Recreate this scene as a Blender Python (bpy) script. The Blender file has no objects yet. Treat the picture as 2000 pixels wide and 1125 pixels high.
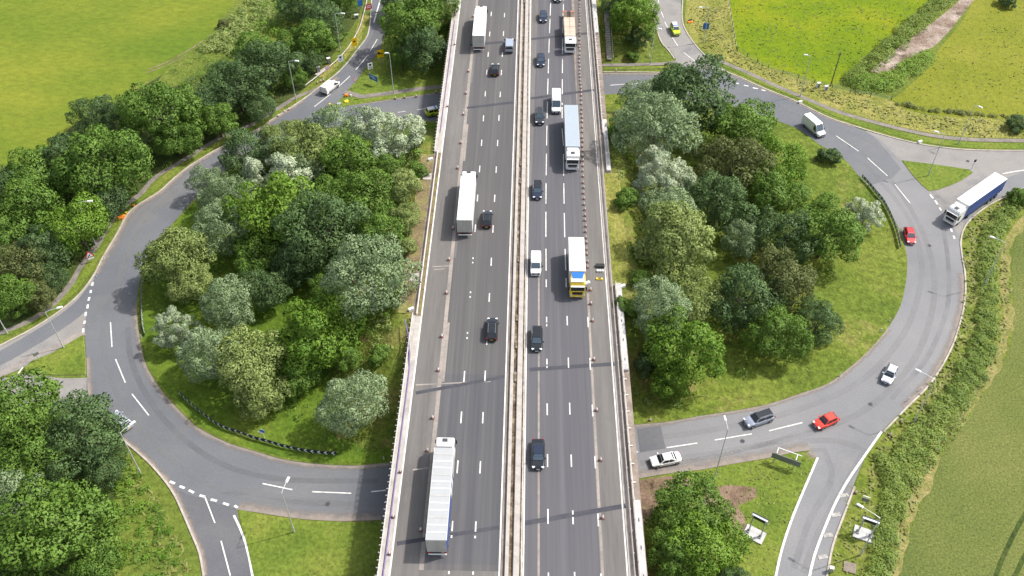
import bpy, math, random
import numpy as np
from mathutils import Vector, Matrix
from mathutils.geometry import tessellate_polygon
R = math.radians
random.seed(7)
sc = bpy.context.scene
col = sc.collection

# ------------------------------------------------------------------ camera, world, sun, exposure
CAM_H, FPX, TILT, YAW = 114.0, 1800.0, R(45.0), R(1.2)
cam = bpy.data.cameras.new('camera')
cam.sensor_width = 36.0
cam.lens = FPX / 2000.0 * 36.0
cam.clip_start, cam.clip_end = 1.0, 6000.0
camo = bpy.data.objects.new('camera', cam)
camo.location = (0, 0, CAM_H)
camo.rotation_euler = (math.pi / 2 - TILT, 0, YAW)
col.objects.link(camo)
sc.camera = camo

SUN_EL, SUN_AZ = R(52), R(19)          # azimuth measured from +X (right) towards +Y (away)
world = bpy.data.worlds.new('World')
sc.world = world
world.use_nodes = True
wn = world.node_tree.nodes
wl = world.node_tree.links
bg = wn['Background']
sky = wn.new('ShaderNodeTexSky')
sky.sky_type = 'NISHITA'
sky.sun_disc = False
sky.sun_elevation = SUN_EL
sky.sun_rotation = math.pi / 2 - SUN_AZ
sky.dust_density = 3.0
hs = wn.new('ShaderNodeHueSaturation')     # thin broken cloud takes some of the blue out of the sky
hs.inputs['Saturation'].default_value = 0.5
wl.new(sky.outputs[0], hs.inputs['Color'])
wl.new(hs.outputs[0], bg.inputs[0])
bg.inputs[1].default_value = 0.15
sun = bpy.data.lights.new('sun', 'SUN')
sun.energy = 3.1
sun.angle = R(1.2)
sun.color = (1.0, 0.955, 0.89)
suno = bpy.data.objects.new('sun', sun)
sd = Vector((math.cos(SUN_EL) * math.cos(SUN_AZ), math.cos(SUN_EL) * math.sin(SUN_AZ), math.sin(SUN_EL)))
suno.rotation_euler = sd.to_track_quat('Z', 'Y').to_euler()
suno.location = (60, 60, 200)
col.objects.link(suno)
sc.view_settings.view_transform = 'Standard'
sc.view_settings.look = 'None'
sc.view_settings.exposure = 0.66
sc.view_settings.gamma = 1.0
sc.view_settings.use_curve_mapping = False
sc.render.engine = 'CYCLES'
sc.cycles.max_bounces = 6
sc.cycles.diffuse_bounces = 3
sc.cycles.transmission_bounces = 3
sc.cycles.glossy_bounces = 3
sc.cycles.use_adaptive_sampling = True
sc.cycles.adaptive_threshold = 0.02

# ------------------------------------------------------------------ survey: a spot seen in the photo -> a spot on the land
_fw = Vector((-math.sin(YAW) * math.cos(TILT), math.cos(YAW) * math.cos(TILT), -math.sin(TILT)))
_rt = Vector((math.cos(YAW), math.sin(YAW), 0))
_up = _rt.cross(_fw)


def P(px, py, z=0.0):
    d = _fw + _rt * ((px - 1000) / FPX) - _up * ((py - 562.5) / FPX)
    t = (z - CAM_H) / d.z
    return Vector((d.x * t, d.y * t, z))


def sm(t):
    t = min(1.0, max(0.0, t))
    return t * t * (3 - 2 * t)


DECK = 7.0


def hz(x, y):
    """height of the land: flat, with the motorway embankment along Y"""
    if x < -1:
        fx = 1 - (-20.6 - x) / 11.0
        fy = max(min(sm((y - 77) / 23.0), 1 - sm((y - 146) / 17.0)), sm((y - 185) / 16.0), 1 - sm((y - 36) / 26.0))
    else:
        fx = 1 - (x - 18.0) / 11.0
        fy = max(min(sm((y - 87) / 19.0), 1 - sm((y - 154) / 18.0)), sm((y - 187) / 14.0), 1 - sm((y - 40) / 28.0))
    return (DECK - 0.1) * min(1.0, max(0.0, fx)) * fy


def on_land(px, py, extra=0.0):
    p = P(px, py, extra)
    for _ in range(6):
        p = P(px, py, hz(p.x, p.y) + extra)
    return p


# ------------------------------------------------------------------ helpers
def tag(o, label=None, cat=None, group=None, kind=None):
    if label: o['label'] = label
    if cat: o['category'] = cat
    if group: o['group'] = group
    if kind: o['kind'] = kind
    return o


def empty(name, loc, rz=0.0, label=None, cat=None, group=None):
    o = bpy.data.objects.new(name, None)
    o.empty_display_size = 0.3
    o.location = loc
    o.rotation_euler = (0, 0, rz)
    col.objects.link(o)
    return tag(o, label, cat, group)


class MB:
    def __init__(s):
        s.v, s.f, s.m = [], [], []

    def add(s, vs, fs, mi=0):
        b = len(s.v)
        s.v += [tuple(v) for v in vs]
        for f in fs:
            s.f.append(tuple(b + i for i in f))
            s.m.append(mi)
        return s

    def box(s, c, d, rz=0.0, mi=0, taper=1.0):
        x, y, z = d[0] / 2, d[1] / 2, d[2] / 2
        cs, sn = math.cos(rz), math.sin(rz)
        vs = []
        for dz, k in ((-z, 1.0), (z, taper)):
            for dx, dy in ((-x, -y), (x, -y), (x, y), (-x, y)):
                dx *= k; dy *= k
                vs.append((c[0] + dx * cs - dy * sn, c[1] + dx * sn + dy * cs, c[2] + dz))
        return s.add(vs, [(3, 2, 1, 0), (4, 5, 6, 7), (0, 1, 5, 4), (1, 2, 6, 5), (2, 3, 7, 6), (3, 0, 4, 7)], mi)

    def loft(s, rings, mi=0, caps=True, closed=True):
        n = len(rings[0])
        vs = [v for r in rings for v in r]
        fs = []
        for i in range(len(rings) - 1):
            for j in range(n if closed else n - 1):
                k = (j + 1) % n
                fs.append((i * n + j, i * n + k, (i + 1) * n + k, (i + 1) * n + j))
        if caps and closed:
            fs.append(tuple(range(n))[::-1])
            fs.append(tuple((len(rings) - 1) * n + j for j in range(n)))
        return s.add(vs, fs, mi)

    def tube(s, pts, r, n=6, mi=0):
        pts = [Vector(p) for p in pts]
        rr = r if isinstance(r, (list, tuple)) else [r] * len(pts)
        rings = []
        for i, p in enumerate(pts):
            d = (pts[min(i + 1, len(pts) - 1)] - pts[max(i - 1, 0)]).normalized()
            a = Vector((0, 0, 1)) if abs(d.z) < 0.9 else Vector((1, 0, 0))
            u = d.cross(a).normalized(); w = d.cross(u)
            rings.append([p + (u * math.cos(t) + w * math.sin(t)) * rr[i] for t in [2 * math.pi * k / n for k in range(n)]])
        return s.loft(rings, mi)

    def cyl(s, c, r, h, axis='z', n=12, mi=0, r2=None):
        r2 = r if r2 is None else r2
        rings = []
        for t, q in ((-h / 2, r), (h / 2, r2)):
            ring = []
            for k in range(n):
                a = 2 * math.pi * k / n
                u, w = math.cos(a) * q, math.sin(a) * q
                if axis == 'z': ring.append((c[0] + u, c[1] + w, c[2] + t))
                elif axis == 'y': ring.append((c[0] + u, c[1] + t, c[2] + w))
                else: ring.append((c[0] + t, c[1] + u, c[2] + w))
            rings.append(ring)
        return s.loft(rings, mi)

    def quad(s, a, b, c, d, mi=0):
        return s.add([a, b, c, d], [(0, 1, 2, 3)], mi)

    def build(s, name, mats, parent=None, smooth=False, loc=(0, 0, 0), rz=0.0):
        me = bpy.data.meshes.new(name)
        me.from_pydata(s.v, [], s.f)
        if not isinstance(mats, (list, tuple)): mats = [mats]
        for m in mats: me.materials.append(m)
        if len(mats) > 1: me.polygons.foreach_set('material_index', s.m)
        if smooth: me.polygons.foreach_set('use_smooth', [True] * len(s.f))
        me.update()
        return inst(name, me, parent, loc, rz)


def inst(name, me, parent=None, loc=(0, 0, 0), rz=0.0):
    o = bpy.data.objects.new(name, me)
    o.location = loc
    o.rotation_euler = (0, 0, rz)
    if parent: o.parent = parent
    col.objects.link(o)
    return o


def dup(o, parent=None):
    c = o.copy()
    col.objects.link(c)
    c.parent = parent
    for ch in list(o.children): dup(ch, c)
    return c


# ------------------------------------------------------------------ materials
def newmat(name):
    m = bpy.data.materials.new(name)
    m.use_nodes = True
    n = m.node_tree.nodes
    return m, n, m.node_tree.links, n['Principled BSDF']


def flat(name, c, rough=0.5, metal=0.0, spec=0.5, grime=0.0, coat=0.0):
    m, n, l, b = newmat(name)
    b.inputs['Roughness'].default_value = rough
    b.inputs['Metallic'].default_value = metal
    b.inputs['Specular IOR Level'].default_value = spec
    b.inputs['Coat Weight'].default_value = coat
    if grime:
        tc = n.new('ShaderNodeTexCoord')
        no = n.new('ShaderNodeTexNoise'); no.inputs['Scale'].default_value = 1.3; no.inputs['Detail'].default_value = 6
        l.new(tc.outputs['Object'], no.inputs['Vector'])
        mx = n.new('ShaderNodeMix'); mx.data_type = 'RGBA'
        rp = n.new('ShaderNodeMapRange'); rp.inputs[1].default_value = 0.35; rp.inputs[2].default_value = 0.75; rp.inputs[4].default_value = grime
        l.new(no.outputs[0], rp.inputs[0]); l.new(rp.outputs[0], mx.inputs[0])
        mx.inputs[6].default_value = (*c, 1); mx.inputs[7].default_value = (c[0] * .45 + .03, c[1] * .43 + .025, c[2] * .4 + .02, 1)
        l.new(mx.outputs[2], b.inputs['Base Color'])
    else:
        b.inputs['Base Color'].default_value = (*c, 1)
    return m


def land(name, cols, scale=0.08, fine=1.5, rough=0.95, bump=0.3, stretch=(1, 1, 1), grain=0.35, patch=None, pscale=0.3, pth=(0.55, 0.7), bscale=None, rot=0.0):
    """mottled ground: broad noise through a ramp, times a fine grain; an optional second colour in patches"""
    m, n, l, b = newmat(name)
    b.inputs['Roughness'].default_value = rough
    b.inputs['Specular IOR Level'].default_value = 0.15
    tc = n.new('ShaderNodeTexCoord')
    mp = n.new('ShaderNodeMapping'); mp.inputs['Scale'].default_value = stretch; mp.inputs['Rotation'].default_value = (0, 0, rot)
    l.new(tc.outputs['Object'], mp.inputs[0])
    no = n.new('ShaderNodeTexNoise'); no.inputs['Scale'].default_value = scale; no.inputs['Detail'].default_value = 5; no.inputs['Roughness'].default_value = 0.62
    l.new(mp.outputs[0], no.inputs['Vector'])
    rp = n.new('ShaderNodeValToRGB')
    el = rp.color_ramp.elements
    k = len(cols)
    for i, c in enumerate(cols):
        t = 0.32 + 0.36 * i / max(1, k - 1)
        e = el[i] if i < 2 else el.new(t)
        e.position = t
        e.color = (*c, 1)
    l.new(no.outputs[0], rp.inputs[0])
    last = rp.outputs[0]
    if patch:
        n2 = n.new('ShaderNodeTexNoise'); n2.inputs['Scale'].default_value = pscale; n2.inputs['Detail'].default_value = 6; n2.inputs['Roughness'].default_value = 0.65
        l.new(tc.outputs['Object'], n2.inputs['Vector'])
        mr = n.new('ShaderNodeMapRange'); mr.inputs[1].default_value, mr.inputs[2].default_value = pth
        l.new(n2.outputs[0], mr.inputs[0])
        mx = n.new('ShaderNodeMix'); mx.data_type = 'RGBA'
        l.new(mr.outputs[0], mx.inputs[0]); l.new(last, mx.inputs[6]); mx.inputs[7].default_value = (*patch, 1)
        last = mx.outputs[2]
    n3 = n.new('ShaderNodeTexNoise'); n3.inputs['Scale'].default_value = fine; n3.inputs['Detail'].default_value = 4; n3.inputs['Roughness'].default_value = 0.7
    l.new(mp.outputs[0], n3.inputs['Vector'])
    m3 = n.new('ShaderNodeMapRange'); m3.inputs[1].default_value, m3.inputs[2].default_value = 0.3, 0.7
    m3.inputs[3].default_value, m3.inputs[4].default_value = 1 - grain, 1 + grain
    l.new(n3.outputs[0], m3.inputs[0])
    mu = n.new('ShaderNodeMix'); mu.data_type = 'RGBA'; mu.blend_type = 'MULTIPLY'; mu.inputs[0].default_value = 1
    cb = n.new('ShaderNodeCombineColor')
    for i in range(3): l.new(m3.outputs[0], cb.inputs[i])
    l.new(last, mu.inputs[6]); l.new(cb.outputs[0], mu.inputs[7])
    l.new(mu.outputs[2], b.inputs['Base Color'])
    if bump:
        nb = n.new('ShaderNodeTexNoise'); nb.inputs['Scale'].default_value = bscale or 2.2; nb.inputs['Detail'].default_value = 5
        l.new(tc.outputs['Object'], nb.inputs['Vector'])
        bu = n.new('ShaderNodeBump'); bu.inputs['Strength'].default_value = bump; bu.inputs['Distance'].default_value = 0.35
        l.new(nb.outputs[0], bu.inputs['Height']); l.new(bu.outputs[0], b.inputs['Normal'])
    return m


def leafmat(name, dark, light, trans=0.25, rough=0.6):
    m, n, l, b = newmat(name)
    b.inputs['Roughness'].default_value = rough
    b.inputs['Specular IOR Level'].default_value = 0.25
    at = n.new('ShaderNodeAttribute'); at.attribute_name = 'rnd'
    oi = n.new('ShaderNodeObjectInfo')
    sp = n.new('ShaderNodeSeparateColor'); l.new(at.outputs['Color'], sp.inputs[0])
    a1 = n.new('ShaderNodeMath'); a1.operation = 'MULTIPLY_ADD'; a1.inputs[1].default_value = 0.5
    l.new(sp.outputs[0], a1.inputs[0])
    a2 = n.new('ShaderNodeMath'); a2.operation = 'MULTIPLY_ADD'; a2.inputs[1].default_value = 0.6; a2.inputs[2].default_value = -0.18
    l.new(sp.outputs[1], a2.inputs[0]); l.new(a2.outputs[0], a1.inputs[2])
    a3 = n.new('ShaderNodeMath'); a3.operation = 'MULTIPLY_ADD'; a3.inputs[1].default_value = 0.3; a3.use_clamp = True
    l.new(oi.outputs['Random'], a3.inputs[0]); l.new(a1.outputs[0], a3.inputs[2])
    mx = n.new('ShaderNodeMix'); mx.data_type = 'RGBA'
    l.new(a3.outputs[0], mx.inputs[0]); mx.inputs[6].default_value = (*dark, 1); mx.inputs[7].default_value = (*light, 1)
    l.new(mx.outputs[2], b.inputs['Base Color'])
    tr = n.new('ShaderNodeBsdfTranslucent'); l.new(mx.outputs[2], tr.inputs[0])
    ms = n.new('ShaderNodeMixShader'); ms.inputs[0].default_value = trans
    l.new(b.outputs[0], ms.inputs[1]); l.new(tr.outputs[0], ms.inputs[2])
    l.new(ms.outputs[0], n['Material Output'].inputs[0])
    return m


M = {}
M['ground'] = land('verge_grass', [(.08, .115, .018), (.115, .15, .025), (.155, .175, .035)], .05, 1.2, bump=.6, grain=.4)
M['island'] = land('island_grass', [(.075, .115, .017), (.115, .155, .022), (.165, .185, .035)], .06, 1.0, bump=.7, grain=.45, patch=(.19, .175, .055), pscale=.12, pth=(.56, .74))
M['island_l'] = land('lush_grass', [(.055, .105, .011), (.085, .14, .014), (.125, .165, .022)], .1, 1.1, bump=.5, grain=.35)
M['lawn'] = land('mown_grass', [(.085, .13, .018), (.125, .17, .025), (.165, .19, .035)], .12, 1.6, bump=.5, grain=.35)
M['verge_r'] = land('long_verge_grass', [(.085, .125, .015), (.13, .165, .025), (.2, .2, .05)], .25, 1.3, bump=.6, grain=.35)
M['tall'] = land('tall_grass', [(.13, .155, .025), (.21, .21, .05), (.28, .25, .08)], .12, 1.3, bump=.9, grain=.45, stretch=(1.5, .8, 1))
M['field_l'] = land('hay_meadow', [(.078, .138, .013), (.128, .167, .018), (.195, .208, .024)], .016, .5, bump=.3, grain=.2, stretch=(1, 1.8, 1), rot=.5)
M['field_b'] = land('bright_pasture', [(.095, .155, .006), (.135, .19, .005), (.185, .21, .009)], .06, .8, bump=.5, grain=.22, patch=(.075, .125, .02), pscale=.28, pth=(.58, .72))
M['field_p'] = land('pale_pasture', [(.135, .162, .015), (.168, .182, .019), (.2, .2, .028)], .05, .9, bump=.4, grain=.2, patch=(.08, .13, .015), pscale=.3, pth=(.68, .82))
M['crop'] = land('green_crop', [(.09, .118, .03), (.118, .14, .036), (.145, .157, .046)], .05, 3.2, bump=.35, grain=.5, bscale=7)
M['dry'] = land('dry_grass', [(.12, .145, .03), (.2, .19, .06), (.3, .24, .11)], .35, 2.0, bump=.6, grain=.3)
M['soil'] = land('bare_soil', [(.12, .08, .055), (.19, .13, .09), (.26, .19, .14)], .3, 2.0, bump=.5, grain=.3, patch=(.09, .12, .025), pscale=.5, pth=(.56, .68))
M['mud'] = land('muddy_track', [(.17, .12, .09), (.26, .2, .16), (.4, .34, .29)], .22, 1.2, bump=.6, grain=.3, patch=(.12, .085, .06), pscale=.18, pth=(.5, .62))
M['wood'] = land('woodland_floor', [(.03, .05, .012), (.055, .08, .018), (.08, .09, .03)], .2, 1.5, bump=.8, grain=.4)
M['bank'] = land('embankment_grass', [(.07, .11, .014), (.12, .15, .025), (.2, .18, .06)], .15, 1.6, bump=.8, grain=.45, patch=(.19, .14, .06), pscale=.22, pth=(.58, .7))
M['verge'] = land('motorway_verge', [(.13, .1, .06), (.19, .15, .08), (.2, .2, .06)], .35, 2.5, bump=.4, grain=.35)
M['path'] = land('path_asphalt', [(.15, .135, .12), (.2, .18, .16), (.25, .22, .19)], .5, 3, bump=.1, grain=.15)
M['asph_l'] = land('worn_asphalt', [(.118, .125, .14), (.136, .142, .154), (.158, .16, .166)], .05, 3.5, rough=.85, bump=.05, grain=.1, patch=(.175, .17, .165), pscale=.06, pth=(.52, .8))
M['asph_r'] = land('pale_asphalt', [(.17, .172, .18), (.2, .2, .205), (.225, .222, .222)], .045, 3.5, rough=.85, bump=.05, grain=.09, patch=(.24, .23, .215), pscale=.06, pth=(.55, .75))
M['asph_o'] = land('old_pale_asphalt', [(.21, .2, .19), (.25, .237, .222), (.29, .275, .255)], .12, 3.5, rough=.9, bump=.05, grain=.12, patch=(.17, .17, .172), pscale=.12, pth=(.5, .65))
M['asph_d'] = land('dark_asphalt', [(.1, .103, .114), (.118, .12, .13), (.138, .138, .143)], .1, 3.5, rough=.85, bump=.05, grain=.1)
M['mw_l'] = land('motorway_asphalt', [(.09, .086, .088), (.102, .098, .099), (.128, .122, .12)], .9, 3.0, rough=.85, bump=.03, grain=.08, stretch=(1, .012, 1))
M['mw_n'] = land('newer_asphalt', [(.08, .08, .086), (.09, .09, .096), (.115, .113, .114)], .9, 3.0, rough=.85, bump=.03, grain=.08, stretch=(1, .012, 1))
M['mw_r'] = land('motorway_asphalt_blue', [(.095, .093, .102), (.107, .105, .113), (.13, .127, .132)], .8, 3.0, rough=.85, bump=.03, grain=.08, stretch=(1, .012, 1))
M['shoulder'] = land('shoulder_asphalt', [(.125, .118, .112), (.148, .139, .131), (.17, .16, .15)], .6, 2.5, rough=.9, bump=.04, grain=.1, stretch=(1, .06, 1), patch=(.115, .109, .105), pscale=.09, pth=(.58, .75))
M['joint'] = land('joint_asphalt', [(.055, .055, .066), (.075, .075, .085)], .6, 3, rough=.8, bump=.03, grain=.15)
M['dust'] = land('dusty_edge', [(.2, .18, .165), (.27, .24, .215), (.33, .285, .25)], .25, 2.2, bump=.05, grain=.16)
M['conc'] = land('pale_concrete', [(.31, .285, .26), (.385, .357, .328), (.45, .42, .39)], .5, 3, rough=.85, bump=.06, grain=.08)
M['conc_g'] = land('grey_concrete', [(.36, .35, .335), (.46, .45, .44), (.55, .54, .53)], .3, 2, rough=.85, bump=.06, grain=.12, patch=(.2, .19, .185), pscale=.5, pth=(.58, .7))
M['conc_b'] = land('stained_concrete', [(.17, .138, .117), (.235, .195, .165), (.29, .245, .21)], .4, 2.5, rough=.9, bump=.08, grain=.16)
M['kerb'] = land('kerb_stone', [(.3, .26, .225), (.4, .355, .31), (.48, .43, .38)], .5, 3, rough=.9, bump=.05, grain=.14)
M['debris'] = land('reserve_dirt', [(.06, .045, .03), (.16, .12, .08), (.3, .25, .18)], .9, 3, bump=.6, grain=.4)
def fading(name, c0, c1, lo=.1, hi=.95, top=.85, sc=.55):
    """dirt that thins out away from the kerb (the 'edge' attribute is 1 at the kerb)"""
    m, n, l, b = newmat(name)
    b.inputs['Roughness'].default_value = .95
    b.inputs['Specular IOR Level'].default_value = .1
    tc = n.new('ShaderNodeTexCoord')
    no = n.new('ShaderNodeTexNoise'); no.inputs['Scale'].default_value = sc; no.inputs['Detail'].default_value = 5; no.inputs['Roughness'].default_value = .7
    l.new(tc.outputs['Object'], no.inputs['Vector'])
    mx = n.new('ShaderNodeMix'); mx.data_type = 'RGBA'
    l.new(no.outputs[0], mx.inputs[0]); mx.inputs[6].default_value = (*c0, 1); mx.inputs[7].default_value = (*c1, 1)
    l.new(mx.outputs[2], b.inputs['Base Color'])
    at = n.new('ShaderNodeAttribute'); at.attribute_name = 'edge'
    ad = n.new('ShaderNodeMath'); ad.operation = 'MULTIPLY_ADD'; ad.inputs[1].default_value = .9; ad.inputs[2].default_value = -.45
    l.new(no.outputs[0], ad.inputs[0])
    sm2 = n.new('ShaderNodeMath'); sm2.operation = 'ADD'
    l.new(at.outputs['Fac'], sm2.inputs[0]); l.new(ad.outputs[0], sm2.inputs[1])
    mr = n.new('ShaderNodeMapRange'); mr.inputs[1].default_value = lo; mr.inputs[2].default_value = hi; mr.inputs[4].default_value = top
    mr.interpolation_type = 'SMOOTHSTEP'
    l.new(sm2.outputs[0], mr.inputs[0])
    tr = n.new('ShaderNodeBsdfTransparent')
    ms = n.new('ShaderNodeMixShader')
    l.new(mr.outputs[0], ms.inputs[0]); l.new(tr.outputs[0], ms.inputs[1]); l.new(b.outputs[0], ms.inputs[2])
    l.new(ms.outputs[0], n['Material Output'].inputs[0])
    return m


M['fade'] = fading('kerbside_dirt', (.2, .175, .155), (.36, .305, .26))
M['wear'] = fading('tyre_wear', (.24, .237, .23), (.27, .266, .26), 0, 1.1, .6, .2)
M['wear_d'] = fading('rubber_streak', (.08, .08, .085), (.11, .11, .115), 0, 1.1, .6, .2)
M['line'] = land('road_paint', [(.48, .47, .45), (.64, .63, .6), (.72, .71, .69)], 1.2, 5, rough=.7, bump=0, grain=.06)
M['line_w'] = land('worn_road_paint', [(.24, .23, .215), (.34, .325, .305), (.48, .46, .44)], .9, 4, rough=.8, bump=0, grain=.15)
M['steel'] = flat('galvanised_steel', (.5, .51, .5), .45, .6, grime=.3)
M['rail'] = flat('pale_rail', (.62, .58, .54), .5, .2, grime=.3)
M['lampgrey'] = flat('lamp_column_paint', (.52, .54, .52), .45, .2, grime=.2)
M['lamphead'] = flat('lamp_head_paint', (.72, .73, .72), .4)
M['glass'] = flat('vehicle_glass', (.012, .018, .022), .06, 0, .8)
M['glass_b'] = flat('sky_tinted_glass', (.05, .075, .1), .08, 0, .9)
M['tyre'] = flat('tyre_rubber', (.012, .012, .013), .8)
M['rim'] = flat('alloy_rim', (.35, .35, .36), .35, .8)
M['black'] = flat('black_plastic', (.013, .013, .015), .5)
M['dgrey'] = flat('dark_grey_plastic', (.05, .052, .055), .6)
M['chassis'] = flat('chassis_steel', (.03, .03, .032), .7)
M['white'] = flat('white_paint', (.74, .74, .73), .35, grime=.22)
M['cream'] = flat('cream_roof_panel', (.58, .56, .47), .5, grime=.08)
M['greyroof'] = flat('blue_grey_roof_panel', (.33, .38, .43), .45, grime=.12)
M['curtain'] = flat('pale_roof_canvas', (.36, .37, .375), .6, grime=.1)
M['rear_w'] = flat('dirty_white_door', (.46, .45, .42), .6, grime=.35)
M['red'] = flat('red_paint', (.62, .02, .02), .3, coat=.4)
M['red_o'] = flat('orange_red_paint', (.72, .045, .022), .3, coat=.4)
M['navy'] = flat('navy_paint', (.012, .022, .05), .25, .2, coat=.6)
M['blackpaint'] = flat('black_paint', (.008, .011, .015), .2, .1, coat=.6)
M['slate'] = flat('slate_grey_paint', (.03, .036, .044), .28, .3, coat=.5)
M['silver'] = flat('silver_paint', (.52, .56, .62), .3, .5, coat=.4)
M['bluegrey'] = flat('pale_grey_paint', (.34, .37, .44), .3, .5, coat=.4)
M['vangrey'] = flat('silver_grey_van_paint', (.4, .45, .52), .3, .4, coat=.3)
M['blue'] = flat('blue_curtain', (.035, .07, .26), .5, grime=.08)
M['royal'] = flat('royal_blue_paint', (.02, .16, .55), .35)
M['yellow'] = flat('yellow_paint', (.78, .56, .05), .4)
M['hivis'] = flat('fluorescent_yellow_paint', (.55, .68, .02), .4)
M['green_p'] = flat('livery_green_paint', (.02, .2, .06), .4)
M['timber'] = land('sawn_timber', [(.4, .31, .235), (.5, .4, .315), (.56, .46, .37)], 1.2, 5, rough=.8, bump=.1, grain=.12, stretch=(1, .3, 1))
M['plankbrown'] = land('trailer_planks', [(.13, .09, .06), (.2, .15, .1)], 1.5, 5, rough=.85, bump=.1, grain=.2)
M['lightglass'] = flat('lamp_lens', (.7, .72, .75), .15)
M['taillight'] = flat('tail_lens', (.4, .012, .012), .25)
M['orange'] = flat('cone_orange', (.55, .17, .11), .5, grime=.2)
M['barrier_o'] = flat('barrier_orange', (.75, .24, .03), .5, grime=.2)
M['band'] = flat('reflective_band', (.78, .78, .76), .4)
M['conebase'] = flat('cone_base_rubber', (.1, .06, .055), .8)
M['signy'] = flat('sign_yellow', (.8, .5, .0), .5)
M['signw'] = flat('sign_white', (.75, .77, .82), .5)
M['signb'] = flat('sign_blue', (.02, .13, .4), .5)
M['signr'] = flat('sign_red', (.55, .02, .05), .5)
M['signback'] = flat('sign_back_grey', (.2, .215, .21), .5, .2, grime=.3)
M['purple'] = flat('purple_duct', (.14, .11, .24), .5)
M['woodpole'] = flat('weathered_pole', (.12, .09, .065), .85, grime=.4)
M['bark'] = land('bark', [(.06, .05, .04), (.11, .095, .075), (.17, .15, .12)], 2.5, 8, bump=.5, grain=.3, stretch=(1, 1, .3))
M['palebark'] = land('pale_bark', [(.2, .185, .15), (.3, .28, .24)], 2.5, 8, bump=.4, grain=.3, stretch=(1, 1, .3))
LEAF = {
    'D': leafmat('leaf_dark', (.06, .112, .038), (.14, .225, .075), .3),
    'G': leafmat('leaf_mid', (.074, .152, .019), (.185, .305, .05), .3),
    'B': leafmat('leaf_bright', (.085, .178, .015), (.215, .35, .042), .3),
    'L': leafmat('leaf_yellowish', (.15, .215, .05), (.35, .42, .14), .3),
    'O': leafmat('leaf_olive', (.085, .11, .03), (.21, .24, .08), .3),
    'H': leafmat('leaf_hedge', (.1, .17, .022), (.25, .33, .065), .3),
    'S': leafmat('leaf_silver', (.135, .21, .085), (.35, .45, .24), .25),
    'W': leafmat('leaf_white', (.21, .29, .14), (.6, .66, .47), .25),
    'Y': leafmat('rough_grass_blade', (.12, .15, .025), (.25, .255, .08), .2),
    'N': leafmat('fresh_grass_blade', (.075, .115, .017), (.2, .235, .05), .2),
}

# ------------------------------------------------------------------ curves and sheets
def curve(pts, closed=False, step=1.2, corner=0.65):
    """Catmull-Rom through points, sharp bends kept as corners"""
    pts = [Vector((p[0], p[1], 0)) for p in pts]
    n = len(pts)

    def is_corner(i):
        if not closed and i in (0, n - 1): return True
        a = (pts[i] - pts[i - 1]); b = (pts[(i + 1) % n] - pts[i])
        if a.length < 1e-6 or b.length < 1e-6: return True
        return a.angle(b) > corner
    cor = [is_corner(i) for i in range(n)]
    out = []
    m = n if closed else n - 1
    for i in range(m):
        p1, p2 = pts[i], pts[(i + 1) % n]
        p0 = p1 * 2 - p2 if cor[i] else pts[i - 1]
        p3 = p2 * 2 - p1 if cor[(i + 1) % n] else pts[(i + 2) % n]
        L = (p2 - p1).length
        l0, l3 = max((p1 - p0).length, 1e-6), max((p3 - p2).length, 1e-6)
        t1 = (p2 - p0) * (L / (L + l0)) if not cor[i] else (p2 - p1)
        t2 = (p3 - p1) * (L / (L + l3)) if not cor[(i + 1) % n] else (p2 - p1)
        k = max(1, int(L / step))
        for j in range(k):
            t = j / k
            h1 = 2 * t ** 3 - 3 * t * t + 1; h2 = t ** 3 - 2 * t * t + t; h3 = -2 * t ** 3 + 3 * t * t; h4 = t ** 3 - t * t
            out.append(p1 * h1 + t1 * h2 + p2 * h3 + t2 * h4)
    if not closed: out.append(pts[-1])
    return out


def G(px):          # photo spots -> ground points
    return [P(*p) for p in px]


def sheet(name, pts, z, mat, closed=True, raw=False, parent=None, kind='structure'):
    c = [Vector((p[0], p[1], 0)) for p in pts] if raw else curve(pts, True, 2.0)
    tri = tessellate_polygon([c])
    mb = MB().add([(p.x, p.y, z) for p in c], tri)
    # keep normals up
    fs = []
    for f in mb.f:
        a, b, d = (Vector(mb.v[i]) for i in f)
        fs.append(f if (b - a).cross(d - a).z > 0 else f[::-1])
    mb.f = fs
    o = mb.build(name, mat, parent)
    if kind: o['kind'] = kind
    return o


def slab(name, pts, z0, z1, mats, raw=False):
    c = [Vector((p[0], p[1], 0)) for p in pts] if raw else curve(pts, True, 2.0)
    n = len(c)
    area = sum(c[i].x * c[(i + 1) % n].y - c[(i + 1) % n].x * c[i].y for i in range(n))
    if area < 0: c = c[::-1]
    mb = MB()
    tri = tessellate_polygon([c])
    top = []
    for f in tri:
        a, b, d = (c[i] for i in f)
        top.append(f if (b - a).cross(d - a).z > 0 else tuple(f)[::-1])
    mb.add([(p.x, p.y, z1) for p in c], top, 0)
    vs = [(p.x, p.y, z0) for p in c] + [(p.x, p.y, z1) for p in c]
    mb.add(vs, [(i, (i + 1) % n, n + (i + 1) % n, n + i) for i in range(n)], len(mats) - 1 if isinstance(mats, (list, tuple)) else 0)
    o = mb.build(name, mats)
    o['kind'] = 'structure'
    return o


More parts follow.
